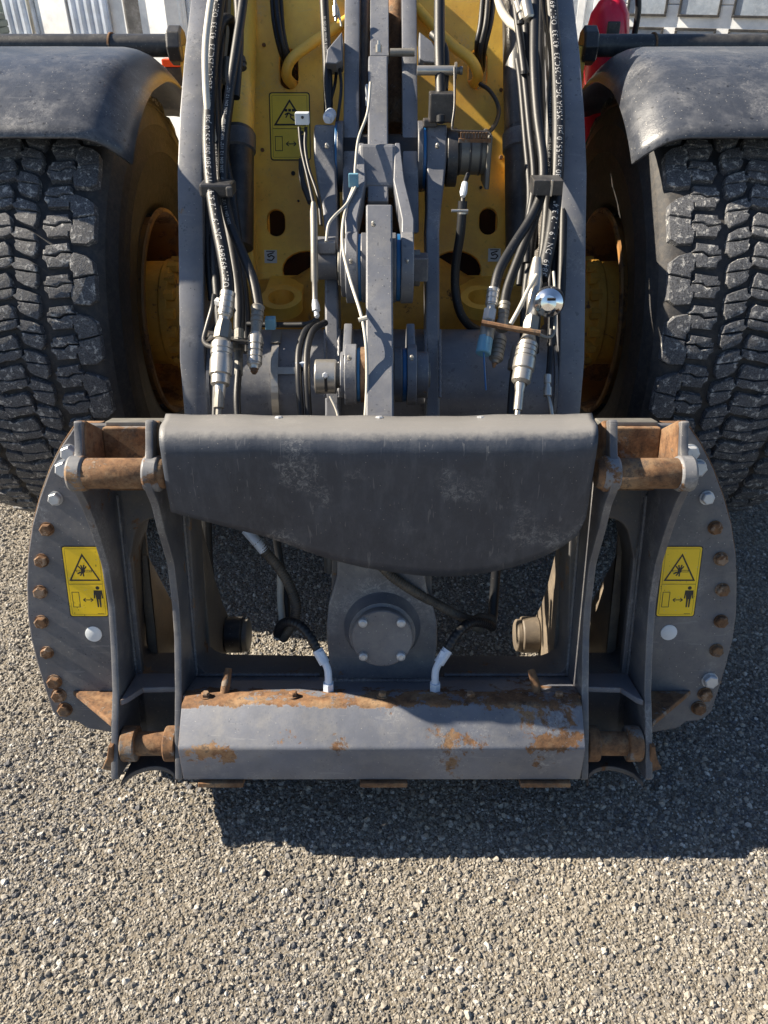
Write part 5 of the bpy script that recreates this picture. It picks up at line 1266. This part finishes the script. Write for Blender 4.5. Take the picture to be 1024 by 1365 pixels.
fitting([(667, 448, 1.9), (660, 484, 1.88)], [(0, .014)] + ribbed(.1, .9, .0175, 5, .002) + [(.93, .010), (1, .008)], 'dullsteel', 22, 'quick_coupling', 'dark ribbed coupling hanging under the right bracket')
fitting([(659, 484, 1.88), (658, 490, 1.88)], [(0, .006), (1, .003)], 'boltrust', 10, 'coupling_tip')
hose('steel_tube', [(716, 366, 1.86), (705, 385, 1.86), (693, 410, 1.86), (681, 432, 1.86)], .0055, 'wire', 10)
fitting([(716, 345, 1.9), (708, 430, 1.87)], [(0, .011), (.2, .016), (.4, .019), (.6, .017), (.8, .014), (1, .016)], 'steel', 18, 'hose_ferrule')
fitting([(709, 424, 1.87), (706, 446, 1.86)], [(0, .0205), (.8, .0205), (1, .015)], 'dullsteel', 6, 'hose_nut')
fitting([(706, 444, 1.86), (694, 512, 1.83)], [(0, .014), (.1, .017), (.2, .0225)] + ribbed(.22, .5, .0255, 3, .002) + [(.52, .0265), (.72, .0265), (.75, .023), (.95, .023), (1, .016)], 'steel', 26, 'quick_coupling', 'large steel quick coupling under the chrome cap')
fitting([(694, 508, 1.83), (689, 560, 1.81)], [(0, .012), (.15, .0125), (.3, .010), (.3, .0105), (.75, .0105), (.76, .0065), (1, .0065)], 'steel', 16, 'coupling_tail')
# right bracket bar
a = atD(642, 430, 1.84); b = atD(720, 444, 1.83)
part(MB().tube([a, (a + b) / 2 - Vector((0, .003, 0)), b], [.007, .007, .007], 8), 'coupling_bracket', 'rust')
hose('bracket_strap', [(718, 446, 1.85), (730, 450, 1.86), (738, 445, 1.87), (740, 425, 1.88), (738, 405, 1.89)], .0045, 'dullsteel', 8)
# chrome cap facing the viewer
q = atD(732, 403, 1.84); dd = (CO - q).normalized() + Vector((0, .15, -.15))
part(MB().lathe([(-.02, .024), (-.012, .0345), (0, .0345), (.006, .033), (.010, .026), (.013, .022), (.018, .018), (.020, .0)], q, dd, 30, caps=False), 'chrome_cap', 'chrome', smooth=40)
part(MB().lathe([(-.022, .028), (-.020, .0365), (-.008, .0365)], q, dd, 30), 'cap_holder', 'blackmetal', smooth=30)
part(MB().box((q.x - .010, q.y - .024, q.z + .012), (q.x + .010, q.y - .018, q.z + .018)), 'cap_slot', 'dark', bevel=.001)
part(MB().tube([atD(738, 362, 1.88), atD(740, 388, 1.87)], .0035, 8), 'cap_wire', 'wire')
hose('hydraulic_hose', [(690, 470, 1.97), (684, 510, 1.94), (680, 570, 1.93)], .0105, 'rubber')
fitting([(687, 462, 1.96), (683, 492, 1.94)], [(0, .007), (.3, .010), (.6, .010), (.62, .0125), (1, .0125)], 'dullsteel', 12, 'hose_ferrule')
hose('hydraulic_hose', [(735, 440, 1.98), (733, 480, 1.95), (731, 505, 1.93)], .0075, 'rubber')
fitting([(730, 500, 1.92), (730, 528, 1.91)], [(0, .0095), (.4, .0095), (.4, .007), (.6, .007), (.6, .0105), (1, .0105)], 'steel', 14, 'hose_ferrule')
hose('steel_tube', [(730, 526, 1.91), (734, 540, 1.9), (738, 570, 1.9)], .005, 'steel', 8)
for pts in ([(300, 436, 1.90), (303, 450, 1.84), (306, 470, 1.82)],):
    hose('wire_loop', pts, .0025, 'bluecap', 8)

# ------------------------------------------------------------------ things behind
def thing(o, label, cat, group=None, kind=None):
    o['label'] = label; o['category'] = cat
    if group: o['group'] = group
    return o
def empty(name, loc, label, cat, group=None):
    o = bpy.data.objects.new(name, None); col.objects.link(o); o.location = loc; return thing(o, label, cat, group)
# fire extinguisher standing on the loader's right step
fe = empty('fire_extinguisher', (.80, 3.22, 1.10), 'red fire extinguisher with black hose behind the right fender', 'fire extinguisher')
MB().lathe([(0, .068), (.012, .075), (.40, .075), (.45, .066), (.485, .045), (.50, .028)], (0, 0, 0), (0, 0, 1), 36).build('tank', 'red', fe, None, 0, 35)
MB().lathe([(.50, .020), (.53, .022), (.535, .03), (.56, .03), (.565, .014)], (0, 0, 0), (0, 0, 1), 18).box((-.012, -.09, .565), (.012, .03, .578)).build('valve', 'steel', fe, None, .001, 35)
MB().lathe([(0, .018), (.012, .018)], (.0, -.04, .548), (0, -1, 0), 16).build('gauge', 'chrome', fe)
MB().tube(catmull([(.02, -.02, .548), (.06, -.05, .53), (.082, -.055, .46), (.083, -.045, .34), (.082, -.04, .2)]), .0105, 10).build('discharge_hose', 'rubber', fe, None, 0, 50)
MB().box((-.022, -.083, .33), (.022, -.072, .43)).build('label_plate', 'blackmetal', fe, None, .004)
part(MB().box((.66, 3.10, 1.08), (.94, 3.34, 1.135)), 'side_step', 'blackmetal', bevel=.006)

# garage building with glazed sectional door
BY = 9.0
bd = empty('garage_building', (3, BY, 0), 'white garage building with a sectional door glazed in rows', 'building'); bd.rotation_euler = (0, 0, R(-25))
MB().box((-2.2, .12, 0), (6, 6, 3.6)).build('wall', 'white', bd)
mb = MB(); zz = 0
for i in range(7): MB().box((-.62, 0, max(0, i * .5 - .08)), (3.2, .06, i * .5 + .415)).build('door_section', 'white', bd, None, .006)
for row, (z0, z1) in enumerate(((.815, 1.225), (1.315, 1.725), (1.815, 2.225), (2.315, 2.725))):
    for k in range(6):
        x0 = -.60 + k * .50; x1 = x0 + .39
        f_ = MB()
        for A, B in (((x0, -.03, z0), (x1, -.004, z0 + .022)), ((x0, -.03, z1 - .022), (x1, -.004, z1)), ((x0, -.03, z0 + .024), (x0 + .022, -.004, z1 - .024)), ((x1 - .022, -.03, z0 + .024), (x1, -.004, z1 - .024))): f_.box(A, B)
        wf = f_.build('window', 'blackmetal', bd, None, .003)
        MB().box((x0 + .02, -.014, z0 + .02), (x1 - .02, -.006, z1 - .02)).build('pane', 'glass2', wf) if False else MB().box((x0 + .022, -.016, z0 + .022), (x1 - .022, -.006, z1 - .022)).build('pane', M.setdefault('pane', worn('window_pane', (.30, .35, .42), 0, .5, .12, edge=0, dustc=(.55, .6, .66), specks=0, bumps=1.0)), wf)
# white corrugated trim left of the door
mb = MB()
for k in range(11): mb.box((-1.5 + k * .08, -.02 if k % 2 else .02, 0), (-1.5 + k * .08 + .079, .1, 3.4))
mb.build('corrugated_wall', 'white', bd, None, .004)

# container / shed at the left
ct_ = empty('shipping_container', (-2.75, 8.2, 0), 'white corrugated container with a flat door panel behind the left fender', 'container'); ct_.rotation_euler = (0, 0, R(-28)); ct_.scale = (1.3, 1, 1)
mb = MB()
def corr(mb, x0, x1, n, y=0, dep=.035):
    w_ = (x1 - x0) / n
    for k in range(n):
        a = x0 + k * w_; mb.add([(a, y, .1), (a + w_ * .35, y, .1), (a + w_ * .5, y + dep, .1), (a + w_ * .85, y + dep, .1), (a + w_, y, .1), (a, y, 2.5), (a + w_ * .35, y, 2.5), (a + w_ * .5, y + dep, 2.5), (a + w_ * .85, y + dep, 2.5), (a + w_, y, 2.5)],
               [(i, i + 1, i + 6, i + 5) for i in range(4)])
mb.box((-.75, .04, 0), (.9, 2.6, 2.6)); mb.build('shell', 'white', ct_, None, .01)
m1 = MB(); corr(m1, -.72, -.40, 4); m1.build('corrugated_panel', 'galv', ct_)
m1 = MB(); corr(m1, -.06, .30, 5); m1.build('corrugated_panel', 'galv', ct_)
MB().box((-.38, -.01, .1), (-.08, .035, 2.5)).build('door_panel', 'white', ct_, None, .006)
MB().tube([(-.43, -.03, .1), (-.43, -.03, 2.5)], .014, 10).build('lock_rod', 'steel', ct_)
# film-wrapped pallet load
wp = empty('wrapped_pallet', (-2.02, 7.9, 0), 'tall pallet load wrapped in crinkled clear film right of the white container', 'pallet load')
MB().box((-.22, 0, .15), (.18, .8, 1.9)).build('wrapped_goods', 'film', wp, None, .02)
for k in range(3): MB().box((-.22 + k * .16, 0, 0), (-.14 + k * .16, .8, .145)).build('pallet_block', 'rust', wp)
wb = empty('white_cabinet', (-1.78, 7.7, 0), 'narrow white cabinet between the wrapped pallet and the loader', 'cabinet')
MB().box((-.06, 0, 0), (.12, .5, 2.0)).build('body', 'white', wb, None, .01)
MB().box((.125, .02, 0), (.14, .48, 2.0)).build('side_trim', 'galv', wb)
ys = empty('sign_board', (-1.95, 9.6, 0), 'bright yellow board with orange top between cabinet and lift arm', 'sign')
yq = atY(247, 15, 9.4) - Vector((-1.95, 9.6, 0))
ys.location = (yq.x - 1.95, 9.4, 0); MB().box((-.10, 0, 1.22), (.14, .03, 1.665)).build('yellow_board', 'brightyellow', ys, None, .004)
MB().box((-.16, -.004, 1.667), (.14, .03, 1.82)).build('orange_top', 'orange', ys, None, .004)
MB().box((-.02, .032, 0), (.02, .06, 1.6)).build('post', 'galv', ys)
# stack of grey-green slabs far left
for k, (z0, z1) in enumerate(((0, .55), (.56, .9), (.91, 1.05))):
    pass
sg = empty('slab_stack', (-3.85, 7.4, 0), 'stack of grey flat boards at the far left edge', 'board stack')
zc = 0
for k in range(26):
    o = MB().box((-.5, 0, zc + .003), (.42 + random.uniform(-.01, .01), .9, zc + .05)).build('board', 'greygreen', sg, None, .006); zc += .053
wl = thing(MB().box((-8, 9.8, 0), (-3.0, 10, 3.5)).build('yard_wall', 'greygreen'), 'grey green wall behind the board stack at far left', 'wall')
wl2 = thing(MB().box((-3.0, 10.9, 0), (.78, 11, 3.5)).build('yard_wall', 'white'), 'white wall far behind the loader between container and garage', 'wall')
